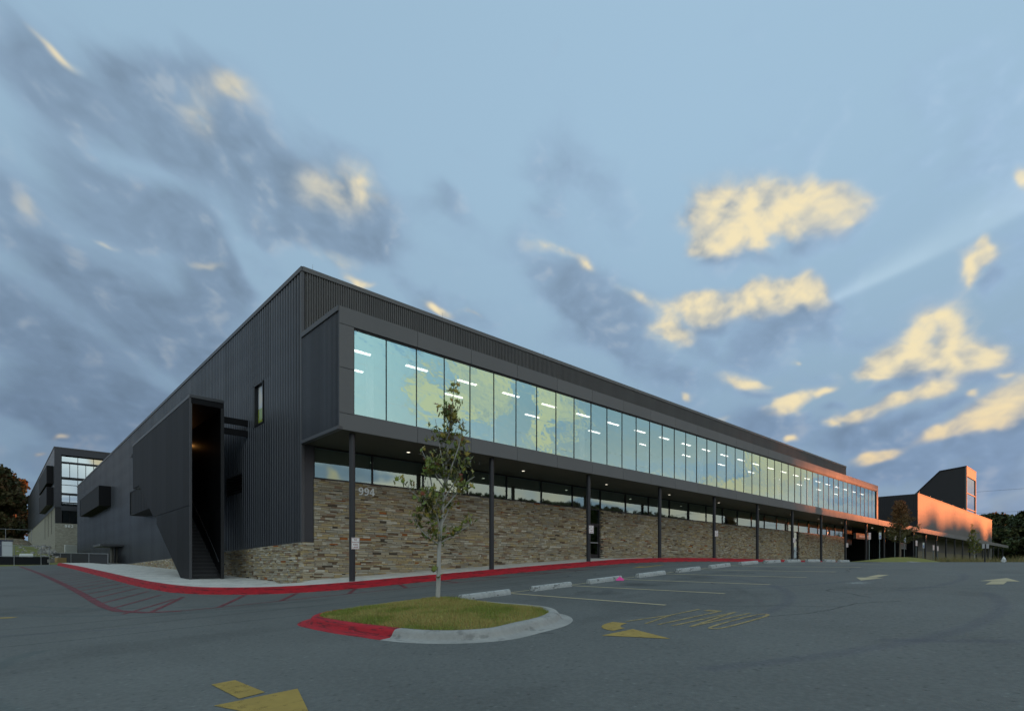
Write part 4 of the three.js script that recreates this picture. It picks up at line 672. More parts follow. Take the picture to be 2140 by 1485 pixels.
function taperTube(pts, r0, r1, seg = 7) {
  const c = new THREE.CatmullRomCurve3(pts, false, 'centripetal'), n = Math.max(3, pts.length * 3), g = new THREE.TubeGeometry(c, n, 1, seg, false), p = g.attributes.position, q = new THREE.Vector3();
  for (let i = 0; i <= n; i++) { c.getPointAt(i / n, q); const rr = lerp(r0, r1, i / n); for (let k = 0; k <= seg; k++) { const a = i * (seg + 1) + k; p.setXYZ(a, q.x + (p.getX(a) - q.x) * rr, q.y + (p.getY(a) - q.y) * rr, q.z + (p.getZ(a) - q.z) * rr); } }
  return g;
}
// a broad tree: crown of leaf sprays gathered in boughs. position (u, v), base height h
function broadTree(name, label, category, grp, u, v, h0, H, rad, count, colors, seed, scale = 1, from = 0.25) {
  const t = thing(name, label, category, grp, [u, h0 + EYE, -v]), r = rng(seed), limbs = [taperTube([new THREE.Vector3(0, -0.3, 0), new THREE.Vector3(0.1, H * 0.3, 0.1), new THREE.Vector3(0, H * 0.75, 0)], H * 0.022, H * 0.005)];
  const boughs = []; for (let k = 0; k < 26; k++) { const y = H * (from + (1 - from) * Math.pow(r(), 0.8)), f = Math.sin(Math.PI * Math.min(0.97, Math.max(0.1, (y / H - from * 0.6) / (1 - from * 0.5)))), a = r() * 6.28, q = rad * f * (0.35 + 0.65 * r()); boughs.push([Math.cos(a) * q, Math.min(H * 0.93, y), Math.sin(a) * q, rad * (0.2 + 0.22 * r())]); if (k % 2) limbs.push(taperTube([new THREE.Vector3(0.05, y * 0.6, 0), new THREE.Vector3(Math.cos(a) * q * 0.5, y * 0.85, Math.sin(a) * q * 0.5), new THREE.Vector3(Math.cos(a) * q, y, Math.sin(a) * q)], H * 0.008, H * 0.002, 5)); }
  part('trunk', mergeGeometries(limbs), bark([0.12, 0.1, 0.08]), t);
  const m = crownOf(clump), o = new THREE.Object3D(), c = new THREE.Color();
  for (let k = 0; k < count; k++) { const b = boughs[Math.floor(r() * boughs.length)], d = new THREE.Vector3(r() - 0.5, r() - 0.5, r() - 0.5).normalize().multiplyScalar(b[3] * Math.pow(r(), 0.4)); o.position.set(b[0] + d.x, b[1] + d.y * 0.75, b[2] + d.z); o.rotation.set(r() * 3, r() * 6.28, r() * 3); o.scale.setScalar(scale * (0.6 + 0.8 * r())); o.updateMatrix(); const q = colors[Math.floor(r() * colors.length)], s = 0.75 + 0.5 * r(); c.setRGB(q[0] * s, q[1] * s, q[2] * s); m.put(o.matrix, c); }
  m.done('crown', woodV, t); return t;
}
// a young maple with few upright limbs and star leaves; limbs given as (x, y) paths
function youngMaple(label, u, v, h0, scale, seed, turn) {
  const t = thing('young_maple_tree', label, 'tree', null, [u, h0 + EYE, -v]), r = rng(seed); t.rotation.y = turn; t.scale.setScalar(scale);
  const lead = [[0, 0], [0.02, 0.69], [0.04, 1.35], [0.09, 1.9], [0.14, 2.45], [0.18, 2.9], [0.22, 3.45], [0.27, 4], [0.33, 4.44], [0.36, 4.77], [0.39, 5.11]];
  const limbs = [[[0.03, 1.31], [-0.28, 1.55], [-0.43, 1.75], [-0.51, 1.94]], [[0.04, 1.35], [0.39, 1.55], [0.63, 1.73], [0.76, 1.82]], [[0.07, 1.73], [-0.17, 2.01], [-0.39, 2.34], [-0.59, 2.56], [-0.74, 2.72]], [[0.11, 2.07], [-0.11, 2.45], [-0.24, 3.01], [-0.36, 3.36], [-0.49, 3.62]], [[0.17, 2.67], [0.14, 3.06], [0.07, 3.5], [0.02, 3.83], [-0.03, 4.17]], [[0.12, 2.12], [0.39, 2.45], [0.63, 2.76], [0.83, 2.9]], [[0.15, 2.56], [0.33, 3.06], [0.5, 3.45], [0.59, 3.72], [0.65, 4.11]], [[0.28, 4], [0.45, 4.17]], [[0.17, 2.78], [-0.11, 3.06], [-0.19, 3.28]], [[0.1, 1.9], [-0.11, 2.18], [-0.24, 2.25]], [[0.13, 2.34], [0.36, 2.78], [0.55, 3.17], [0.7, 3.34]], [[0.06, 1.6], [0.02, 1.95], [-0.1, 2.3], [-0.12, 2.7]], [[0.08, 1.75], [0.2, 2.1], [0.3, 2.5], [0.3, 2.95]], [[0.3, 4.2], [0.24, 4.4], [0.1, 4.3]], [[0.16, 2.6], [0.0, 2.9], [-0.02, 3.2]], [[0.2, 3.2], [0.38, 3.5], [0.42, 3.75]]];
  const depth = [0.2, -0.2, 0.25, -0.3, 0.1, -0.15, 0.3, 0.05, -0.2, 0.35, -0.4, 0.4, -0.35, -0.1, 0.45, -0.3], bareness = [0.1, 0.1, 0.4, 0.85, 0.05, 0.55, 0.35, 0.2, 0.1, 0.1, 0.15, 0, 0, 0.05, 0.05, 0.1];
  const woods = [taperTube(lead.map(([x, y]) => new THREE.Vector3(x, y, 0)), 0.056, 0.007, 9)], spots = [];
  limbs.forEach((l, i) => { const pts = l.map(([x, y], k) => new THREE.Vector3(x, y, depth[i] * k / (l.length - 1) * 1.3)); woods.push(taperTube(pts, 0.022, 0.005, 6)); const c = new THREE.CatmullRomCurve3(pts); for (let k = 0; k < 9; k++) { const f = 0.25 + 0.75 * r(), p = c.getPointAt(f), d = new THREE.Vector3((r() - 0.5) * 0.36, (r() - 0.2) * 0.3, (r() - 0.5) * 0.36), e = p.clone().add(d); woods.push(taperTube([p, p.clone().lerp(e, 0.5).add(new THREE.Vector3(0, 0.02, 0)), e], 0.006, 0.002, 4)); if (r() > bareness[i]) spots.push([e, 0.13], [p.clone().lerp(e, 0.6), 0.1]); } });
  for (let k = 0; k < 26; k++) { const f = 0.5 + 0.5 * r(), c = new THREE.CatmullRomCurve3(lead.map(([x, y]) => new THREE.Vector3(x, y, 0))), p = c.getPointAt(f); spots.push([p.add(new THREE.Vector3((r() - 0.5) * 0.24 * (1.3 - f), 0, (r() - 0.5) * 0.24)), 0.1]); }
  for (let k = 0; k < 20; k++) spots.push([new THREE.Vector3(0.02 + (r() - 0.5) * 0.55, 1.5 + r() * 1.4, (r() - 0.5) * 0.6), 0.16]);
  spots.push([new THREE.Vector3(-0.06, 0.78, 0.08), 0.05], [new THREE.Vector3(0.07, 0.62, 0.08), 0.05]);
  part('trunk', mergeGeometries(woods), bark([0.5, 0.49, 0.45]), t);
  const per = 4, m = crownOf(mapleLeaf), o = new THREE.Object3D(), c = new THREE.Color();
  for (const [p, s] of spots) for (let k = 0; k < per; k++) { o.position.set(p.x + (r() - 0.5) * 2 * s, p.y + (r() - 0.6) * 2 * s, p.z + (r() - 0.5) * 2 * s); o.rotation.set(-0.3 - r() * 1.5, r() * 6.28, (r() - 0.5) * 1.2); o.scale.setScalar(0.85 + 0.75 * r()); o.updateMatrix(); const q = r(), hi = p.y > 3.6; if (q < 0.04) c.setRGB(0.24, 0.06, 0.02); else if (q < (hi ? 0.5 : 0.22)) c.setRGB(0.3 + r() * 0.1, 0.26 + r() * 0.06, 0.04); else c.setRGB(0.16 + r() * 0.08, 0.2 + r() * 0.07, 0.03); m.put(o.matrix, c); }
  m.done('crown', leafV, t); return t;
}
youngMaple('slender young maple with pale trunk standing on the near grass island', -1.89, -8.99, gh(-1.89, -8.99) + 0.26, 1, 88, -0.826 + 0);
youngMaple('young maple in front of the orange lit auditorium wall at far right', 92, -5.4, 0.5, 1.12, 91, 0.9);

// ------------------------------------------------------------------ covered walk and auditorium beyond
{
  const w = thing('covered_walkway', 'long flat canopy on black posts running from the school past the auditorium', 'canopy'), n = 38, a = L + 0.02, s = (176 - a) / n;
  const f = group('canopy_fascia', w), g = rbox(0.006, s - 0.006, SOFFIT - 0.02, GB - 0.02, -0.01, 0.06, 0.006), gs = box(0.004, s - 0.004, SOFFIT, SOFFIT + 0.03, 0.08, S - 0.08);
  for (let i = 0; i < n; i++) { part('fascia_panel', g, M.fascia[i % 3], f).position.x = a + i * s; part('soffit_panel', gs, M.soffit, f).position.x = a + i * s; }
  part('canopy_roof', box(a, 176, GB - 0.25, GB - 0.06, 0.08, S + (0)), M.backing, w);
  for (let k = 10; k < 25; k++) part('post', cyl(0.73 + 7.06 * k, 0.42, 0.1, SOFFIT, 0.115, 0.115, 14), M.column, w);
  for (let k = 0; k < 5; k++) { const u = 72 + k * 7, t = thing('downlight', 'small round lit downlight under the covered walk canopy', 'downlight', 'downlights under the covered walk', [u, SOFFIT - 0.03 + EYE, -1.85]); part('light_lens', new THREE.CylinderGeometry(0.1, 0.1, 0.03, 14), std({ emissive: lin(1, 0.9, 0.7), emissiveIntensity: 0.35 }), t); part('trim_ring', new THREE.TorusGeometry(0.11, 0.014, 6, 18).rotateX(Math.PI / 2), M.white, t); }
}
{
  const au = thing('auditorium', 'dark auditorium with orange lit metal front and tall raked tower', 'building'), U0 = 102.7, U1 = 178.5, T = 12.5;
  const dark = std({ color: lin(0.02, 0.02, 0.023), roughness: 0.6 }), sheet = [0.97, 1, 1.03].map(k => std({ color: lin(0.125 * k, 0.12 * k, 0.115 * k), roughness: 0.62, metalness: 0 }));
  const n = 40, s = (U1 - U0) / n, fr = group('front_wall', au), g = box(0.006, s - 0.006, 3.0, T - 0.15, S, S + 0.08); for (let i = 0; i < n; i++) part('metal_panel', g, sheet[(i * 5) % 3], fr).position.x = U0 + i * s;
  part('stone_base', box(U0, U1, -0.6, 3.0, S + 0.02, S + 0.3), std({ color: lin(0.3, 0.27, 0.2), roughness: 0.95, map: grainTex }), au);
  part('coping', rbox(U0 - 0.05, U1 + 0.05, T - 0.15, T + 0.02, S - 0.04, S + 0.4, 0.01), sheet[1], au);
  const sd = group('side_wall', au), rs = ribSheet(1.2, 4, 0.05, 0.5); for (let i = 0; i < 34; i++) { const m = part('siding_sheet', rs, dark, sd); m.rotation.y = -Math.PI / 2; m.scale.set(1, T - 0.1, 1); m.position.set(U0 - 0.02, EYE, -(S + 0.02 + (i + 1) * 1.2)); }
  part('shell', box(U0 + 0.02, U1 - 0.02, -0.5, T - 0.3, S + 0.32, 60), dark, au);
  // fly tower with raked roof
  const X0 = 149.9, X1 = 161.7, V = 4.2, tw = group('tower', au);
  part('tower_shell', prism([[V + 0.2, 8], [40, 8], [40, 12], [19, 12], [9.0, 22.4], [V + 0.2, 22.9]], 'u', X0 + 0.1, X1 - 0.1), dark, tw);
  part('tower_frame', mergeGeometries([box(X0, X1, 20.7, 22.95, V, V + 0.3), box(X0, X0 + 0.5, 10, 20.7, V, V + 0.3), box(X1 - 0.7, X1, 10, 20.7, V, V + 0.3), box(X0 + 0.5, X1 - 0.7, 16.9, 17.1, V + 0.05, V + 0.3), box(X0 + 0.5, X1 - 0.7, 13.4, 13.6, V + 0.05, V + 0.3)]), sheet[2], tw);
  const pg = phys({ color: lin(0.75, 0.8, 0.86), metalness: 1, roughness: 0.04, transparent: true, opacity: 0.9 });
  for (let k = 0; k < 5; k++) for (const [a, b] of [[10, 13.4], [13.6, 16.9], [17.1, 20.7]]) { const wdt = (X1 - X0 - 1.2) / 5, p = part('pane', new THREE.PlaneGeometry(wdt - 0.06, b - a), pg, tw); p.position.set(X0 + 0.5 + (k + 0.5) * wdt, (a + b) / 2 + EYE, -(V + 0.15)); }
  part('tower_coping', prism([[V - 0.03, 22.95], [9.1, 22.45], [19.2, 12.05], [19.2, 11.9], [9.0, 22.3], [V - 0.03, 22.8]], 'u', X0 - 0.05, X1 + 0.05), dark, tw);
  for (const u of [104, 112, 121, 131, 142]) part('air_terminal', cyl(u, S + 0.1, T, T + 0.4, 0.02, 0.01, 5), M.galv, au);
  // entrance court between the two blocks
  const ct = thing('entrance_court', 'dark recessed entrance between the school and the auditorium with lime coloured wall', 'entrance');
  part('back_wall', box(L, U0, -0.2, 12, 20, 20.4), dark, ct);
  part('glazed_wall', box(L + 2, U0 - 2, 0.4, 3.4, 19.8, 19.95), std({ color: lin(0.16, 0.19, 0.02), roughness: 0.6 }), ct);
  for (let k = 0; k < 12; k++) part('mullion', box(L + 3 + k * 2.7, L + 3.12 + k * 2.7, 0.4, 3.5, 19.7, 19.8), M.frame, ct);
  part('court_roof', box(L + 0.05, U0 - 0.05, 6.2, 6.6, S + 0.1, 20), dark, ct);
  const sg = thing('entrance_sign', 'orange lit fascia sign over the entrance court', 'sign', null, [71.3, 4.1 + EYE, -2.9]); part('sign_box', new RoundedBoxGeometry(5, 0.72, 0.3, 1, 0.02), sheet[1], sg);
  { const g = []; for (let k = 0; k < 9; k++) g.push(new THREE.BoxGeometry(0.2, 0.28, 0.04).translate(-1.1 + k * 0.4, 0, 0.17)); part('letter_row', mergeGeometries(g), M.white, sg); }
  const s2 = thing('small_entrance_sign', 'small orange lit sign panel beneath the far canopy', 'sign', null, [89.5, 3.4 + EYE, -2.6]); part('sign_box', new RoundedBoxGeometry(3.2, 0.9, 0.25, 1, 0.02), sheet[1], s2); part('sign_rail', new THREE.BoxGeometry(3.0, 0.05, 0.05).translate(0, -0.4, 0.15), M.galv, s2);
  const pw = thing('entrance_wall', 'black ribbed wall panel beneath the entrance sign', 'wall', null, [70, EYE, -S]); { const m = part('siding_sheet', ribSheet(2.8, 9, 0.04), dark, pw); m.scale.y = 3.6; m.position.set(-2.4, 3.0, -0.3); }
}
// ------------------------------------------------------------------ verge, posts, hydrant, grasses on the right
{
  const vs = range(-8, -2, 0.5), us = range(44, 80, 1.5), mound = heightGrid(us, vs, (u, v) => gh(u, v) + 0.02 + 0.72 * Math.exp(-(((u - 57) / 10) ** 2)) * Math.sin(Math.PI * (v + 8) / 6), 3);
  struct('grass_mound', mound, std({ map: grassGround, roughness: 1, color: lin(1.15, 1.15, 0.9) }));
  struct('mound_kerb', (() => { const g = box(43.8, 80.2, -0.1, 0.16, -8.25, -8.02); const p = g.attributes.position; for (let i = 0; i < p.count; i++) p.setY(i, p.getY(i) + gh(p.getX(i), -8.1)); return g; })(), concrete);
  const onMound = (u, v) => gh(u, v) + 0.02 + (u > 44 && u < 80 ? 0.72 * Math.exp(-(((u - 57) / 10) ** 2)) * Math.sin(Math.PI * (v + 8) / 6) : 0);
  const signFace = k => { const c = document.createElement('canvas'); c.width = 96; c.height = 144; const x = c.getContext('2d'); x.fillStyle = '#f0eeea'; x.fillRect(0, 0, 96, 144); if (k) { x.fillStyle = '#1d4f9c'; x.fillRect(10, 60, 76, 70); x.fillStyle = '#f0eeea'; x.beginPath(); x.arc(46, 72, 7, 0, 7); x.fill(); x.strokeStyle = '#f0eeea'; x.lineWidth = 6; x.beginPath(); x.moveTo(46, 78); x.lineTo(46, 98); x.lineTo(64, 98); x.lineTo(70, 118); x.stroke(); x.beginPath(); x.arc(46, 106, 15, 0.2, 4.4); x.stroke(); x.fillStyle = '#207a3c'; x.fillRect(8, 12, 80, 8); x.fillRect(8, 32, 80, 8); } else { x.strokeStyle = '#a8232a'; x.lineWidth = 5; x.strokeRect(6, 6, 84, 132); x.fillStyle = '#a8232a'; for (let q = 0; q < 4; q++) x.fillRect(18, 26 + q * 28, 60, 10); } const t = new THREE.CanvasTexture(c); t.colorSpace = THREE.SRGBColorSpace; return std({ map: t, roughness: 0.45 }); };
  const faces = [signFace(0), signFace(1)], plate = new RoundedBoxGeometry(0.32, 0.62, 0.012, 1, 0.004), fg = new THREE.PlaneGeometry(0.31, 0.6), post = new THREE.CylinderGeometry(0.038, 0.038, 2.5, 8).translate(0, 1.2, 0);
  const ord = ['first', 'second', 'third', 'fourth', 'fifth', 'sixth', 'seventh', 'eighth and leaning'];
  [49.0, 52.2, 57.4, 61, 65.9, 69.1, 74.1, 76.7].forEach((u, k) => { const t = thing('parking_sign', `small ${k % 2 && k < 6 ? 'blue and white' : 'white'} parking sign on the grass verge, ${ord[k]} from the left`, 'sign', 'parking signs on the grass verge', [u, onMound(u, -4) + EYE, 4]); t.rotation.y = -0.35; if (k === 7) t.rotation.z = 0.06; part('post', post, M.post, t); part('sign_plate', plate, M.galv, t).position.set(0, 2.15, 0.045); part('sign_face', fg, faces[k % 2 && k < 6 ? 1 : 0], t).position.set(0, 2.15, 0.054); });
  // feathery orange tree
  const cy = thing('bald_cypress_tree', 'feathery rust coloured conical tree on the grass mound before the entrance', 'tree', null, [55, onMound(55, -5) + EYE, 5]), r = rng(303);
  const wood = [taperTube([new THREE.Vector3(0, -0.2, 0), new THREE.Vector3(0.03, 2, 0), new THREE.Vector3(0, 5.2, 0)], 0.1, 0.015)], N = 5200, m = crownOf(new THREE.PlaneGeometry(0.17, 0.035)), o = new THREE.Object3D(), c = new THREE.Color(); const br = [];
  for (let k = 0; k < 70; k++) { const y = 1.2 + 4.1 * Math.pow(k / 70, 0.9), a = k * 2.4 + r(), len = (1.55 * (1 - (y - 1.1) / 4.6) + 0.12) * (0.65 + 0.6 * r()), e = new THREE.Vector3(Math.cos(a) * len, y + len * 0.45, Math.sin(a) * len); br.push([new THREE.Vector3(0, y, 0), e]); wood.push(taperTube([new THREE.Vector3(0, y, 0), new THREE.Vector3(Math.cos(a) * len * 0.5, y + len * 0.2, Math.sin(a) * len * 0.5), e], 0.018, 0.003, 4)); }
  part('trunk', mergeGeometries(wood), bark([0.2, 0.16, 0.13]), cy);
  for (let k = 0; k < N; k++) { const b = br[Math.floor(r() * br.length)], f = 0.25 + 0.78 * r(), p = b[0].clone().lerp(b[1], f); o.position.set(p.x + (r() - 0.5) * 0.3, p.y + (r() - 0.5) * 0.26, p.z + (r() - 0.5) * 0.3); o.rotation.set(r() * 3, r() * 6.28, (r() - 0.5)); o.scale.setScalar(0.7 + 0.7 * r()); o.updateMatrix(); const red = sstep(1.2, 4.6, p.y) * 0.8 + 0.4 * (r() - 0.4); c.setRGB(lerp(0.09, 0.2, red), lerp(0.095, 0.085, red), lerp(0.022, 0.02, red)); m.put(o.matrix, c); }
  m.done('crown', leafV, cy);
  // hydrant
  const hy = thing('fire_hydrant', 'white fire hydrant at the far right edge of the lot', 'hydrant', null, [60.3, gh(60.3, -12) + EYE, 12]), hm = std({ color: lin(0.72, 0.73, 0.72), roughness: 0.45 });
  part('barrel', new THREE.LatheGeometry([[0, -0.1], [0.17, -0.1], [0.17, 0.04], [0.115, 0.06], [0.11, 0.5], [0.165, 0.52], [0.165, 0.56], [0.14, 0.58]].map(p => new THREE.Vector2(...p)), 18), hm, hy); part('bonnet', new THREE.LatheGeometry([[0.14, 0.58], [0.13, 0.66], [0.09, 0.73], [0.04, 0.76], [0.035, 0.83], [0, 0.83]].map(p => new THREE.Vector2(...p)), 18), hm, hy);
  for (const [a, rr] of [[0, 0.06], [Math.PI / 2, 0.085], [Math.PI, 0.06]]) part('outlet', new THREE.CylinderGeometry(rr, rr, 0.12, 12).rotateZ(Math.PI / 2).translate(0.16, 0.42, 0).rotateY(a - 0.7), hm, hy);
  // direction board with two plates seen from behind
  const db = thing('twin_plate_sign', 'dark post carrying two pale sign plates beside the fire hydrant', 'sign', null, [57.5, gh(57.5, -11) + EYE, 11]); part('post', new THREE.CylinderGeometry(0.06, 0.06, 2, 8).translate(0, 0.9, 0), M.black, db); for (const x of [-0.2, 0.2]) part('sign_plate', new RoundedBoxGeometry(0.26, 0.42, 0.02, 1, 0.006).translate(x, 1.72, 0.06), M.galv, db);
  db.rotation.y = -0.7;
  // short bollards
  [79, 82, 85.5, 89, 93].forEach((u, k) => { const t = thing('bollard', `short dark bollard by the tall grasses, ${['first', 'second', 'third', 'fourth', 'fifth'][k]} from the left`, 'bollard', 'bollards before the covered walk', [u, gh(u, -4.5) + EYE, 4.5]); part('bollard_body', new THREE.CylinderGeometry(0.09, 0.1, 0.95, 12).translate(0, 0.42, 0), M.black, t); part('cap', new THREE.SphereGeometry(0.09, 12, 6, 0, 6.3, 0, 1.57).translate(0, 0.895, 0), M.galv, t); });
  // tall ornamental grasses
  const blade = new THREE.BufferGeometry(); blade.setAttribute('position', new THREE.Float32BufferAttribute([-0.012, 0, 0, 0.012, 0, 0, -0.008, 0.7, 0.08, 0.008, 0.7, 0.08, 0, 1.3, 0.32], 3)); blade.setIndex([0, 1, 2, 1, 3, 2, 2, 3, 4]); blade.computeVertexNormals();
  const G = 15000, gr = new THREE.InstancedMesh(blade, woodMat, G), r2 = rng(41);
  for (let k = 0; k < G; k++) { const cl = Math.floor(r2() * 170), rc = rng(900 + cl), u = 66 + rc() * 60 + (r2() - 0.5) * 0.9, v = -14 + rc() * 11 + (r2() - 0.5) * 0.9; o.position.set(u, gh(u, v) - 0.12 + EYE, -v); o.rotation.set((r2() - 0.5) * 0.5, r2() * 6.28, (r2() - 0.5) * 0.5); o.scale.set(1.4, 0.55 + 0.55 * r2() * (0.7 + 0.5 * rc()), 1.2); o.updateMatrix(); gr.setMatrixAt(k, o.matrix); const d = r2(); c.setRGB(lerp(0.12, 0.34, d), lerp(0.13, 0.26, d), lerp(0.04, 0.11, d)); gr.setColorAt(k, c); }
  gr.name = 'tall_grass'; gr.userData = { kind: 'stuff', label: 'tall tawny ornamental grasses along the covered walk', category: 'grass' }; scene.add(gr);
  // wires
  [[24, -6], [17.5, -9], [13.2, -12], [10, -14]].forEach(([h, v], k) => { const pts = []; for (let t = 0; t <= 1.001; t += 0.1) pts.push(P(210, h - 4 * 0.9 * t * (1 - t), lerp(60, -140, t))); const w = new THREE.Mesh(tube(pts, 0.03, 5), M.black); w.name = 'overhead_wire'; tag(w, `thin overhead wire, ${['highest', 'second', 'third', 'lowest'][k]} of four before the wood at right`, 'wire', 'overhead wires'); });
  for (const v of [58, -100]) { const t = thing('utility_pole', v > 0 ? 'wooden utility pole hidden behind the auditorium' : 'wooden utility pole beyond the right edge of the lot', 'pole', 'utility poles'); part('pole', cyl(210, v, -1, 25, 0.17, 0.12, 10), bark([0.15, 0.12, 0.09]), t); part('crossarm', box(209.9, 210.1, 23.6, 23.8, v - 1.2, v + 1.2), bark([0.15, 0.12, 0.09]), t); }
}
// the wood at the right and its run beyond the frame
{
  const greens = [[0.035, 0.055, 0.014], [0.05, 0.07, 0.018], [0.028, 0.045, 0.014], [0.075, 0.075, 0.02]];
  const words = ['dark crown just right of the auditorium', 'broad crown second right of the auditorium', 'low olive crown before the taller wood', 'tall crown at the right edge', 'crown beyond the hydrant', 'low bush crown before the tall crowns', 'crown behind the fire hydrant'];
  [[232, 10, 17, 8, 1], [222, 0, 16.5, 8, 2], [216, 6, 11, 7, 3], [224, -14, 18, 8.5, 4], [205, -2, 8, 6, 6], [210, -14, 10, 6.5, 7]].forEach(([u, v, H, rd, k]) => broadTree('broadleaf_tree', `dark green broadleaf tree, ${words[k - 1]}`, 'tree', 'trees of the wood at the right', u, v, 0.2, H, rd, 2600, greens, 500 + k, 1.5, 0.1));
  // left wood behind the second building
  const warm = [[0.055, 0.05, 0.015], [0.04, 0.05, 0.015], [0.09, 0.05, 0.018], [0.07, 0.06, 0.02]];
  [[-9.5, 205, 26, 8], [-6, 232, 27, 8], [-13, 215, 24, 8], [-3.5, 250, 28, 7]].forEach(([u, v, H, rd], k) => broadTree('autumn_tree', `brownish green tree behind the distant stone block, ${['leftmost crown', 'crown touching the block', 'crown cut by the frame', 'farthest crown'][k]}`, 'tree', 'trees behind the distant block', u, v, 4, H, rd, 2600, warm, 600 + k, 1.6, 0.1));
}
// woods out of sight, two of them added for shade: the long one across the lot stands between the low sun and the near part of the school, and is what the doors mirror
{
  const top = pchip([140, 250, 256, 264, 290, 318, 325, 332, 339, 346, 362, 378, 388, 394, 400, 420, 470], [31, 32.5, 28, 20.6, 19.4, 19.8, 20.4, 22.6, 24.0, 23.2, 24.4, 25, 22.4, 20.8, 23.6, 25, 25]);
  const r = rng(717), o = new THREE.Object3D(), c = new THREE.Color(), trees = [], sparse = [];
  for (let u = 140; u < 470; u += 4.8) for (let q = 0; q < 2; q++) { const n = u + (r() - 0.5) * 3; trees.push([n, -160 - q * 7 - r() * 3, top(n) * (0.95 + 0.07 * r()), 4.6]); }
  for (let u = 246; u < 302; u += 4.5) sparse.push([u + r() * 2, -150 - r() * 4, 31 - (u - 252) * 0.02, 4.4]);
  const mk = (name, list, per, sc, label, base, lowest = 0) => { const m = new THREE.InstancedMesh(clump, woodMat, list.length * per); let n = 0; for (const [u, v, H, rad] of list) for (let k = 0; k < per; k++) { const y = H * (lowest + (1 - lowest) * Math.pow(r(), 0.85)), f = rad * (y > H * 0.6 ? Math.sqrt(Math.max(0.02, 1 - ((y / H - 0.6) / 0.41) ** 2)) : 1), a = r() * 6.28, q = f * Math.sqrt(r()); o.position.set(u + q * Math.cos(a), base + y + EYE, -v + q * Math.sin(a)); o.rotation.set(r() * 3, r() * 6, r() * 3); o.scale.setScalar(sc * (0.7 + 0.7 * r())); o.updateMatrix(); m.setMatrixAt(n, o.matrix); const s = 0.7 + 0.6 * r(); c.setRGB(0.06 * s, 0.065 * s, 0.016 * s); m.setColorAt(n++, c); } m.name = name; m.userData = { kind: 'stuff', label, category: 'wood' }; scene.add(m); };
  mk('roadside_wood', trees, 520, 2.6, 'long belt of trees across the road from the parking lot', 0);
  mk('added_shade_crowns', sparse, 42, 2.0, 'added loose crowns before the roadside belt that shade the upper front', 0, 0.76);  // crowns without trunks, added to hold the sun off the parapet
  const back = []; for (let k = 0; k < 34; k++) for (let q = 0; q < 2; q++) { const x = 7 + k * 5 + r() * 2; back.push([x, 92 + q * 5 + r() * 2, Math.min(42, 16.5 + (x - 7) * 1.25), 4.4]); }
  mk('added_shade_wood', back, 420, 2.3, 'added unseen trees behind the long school building that shade the distant block', 0);  // added out of sight to keep sun off the distant block
}
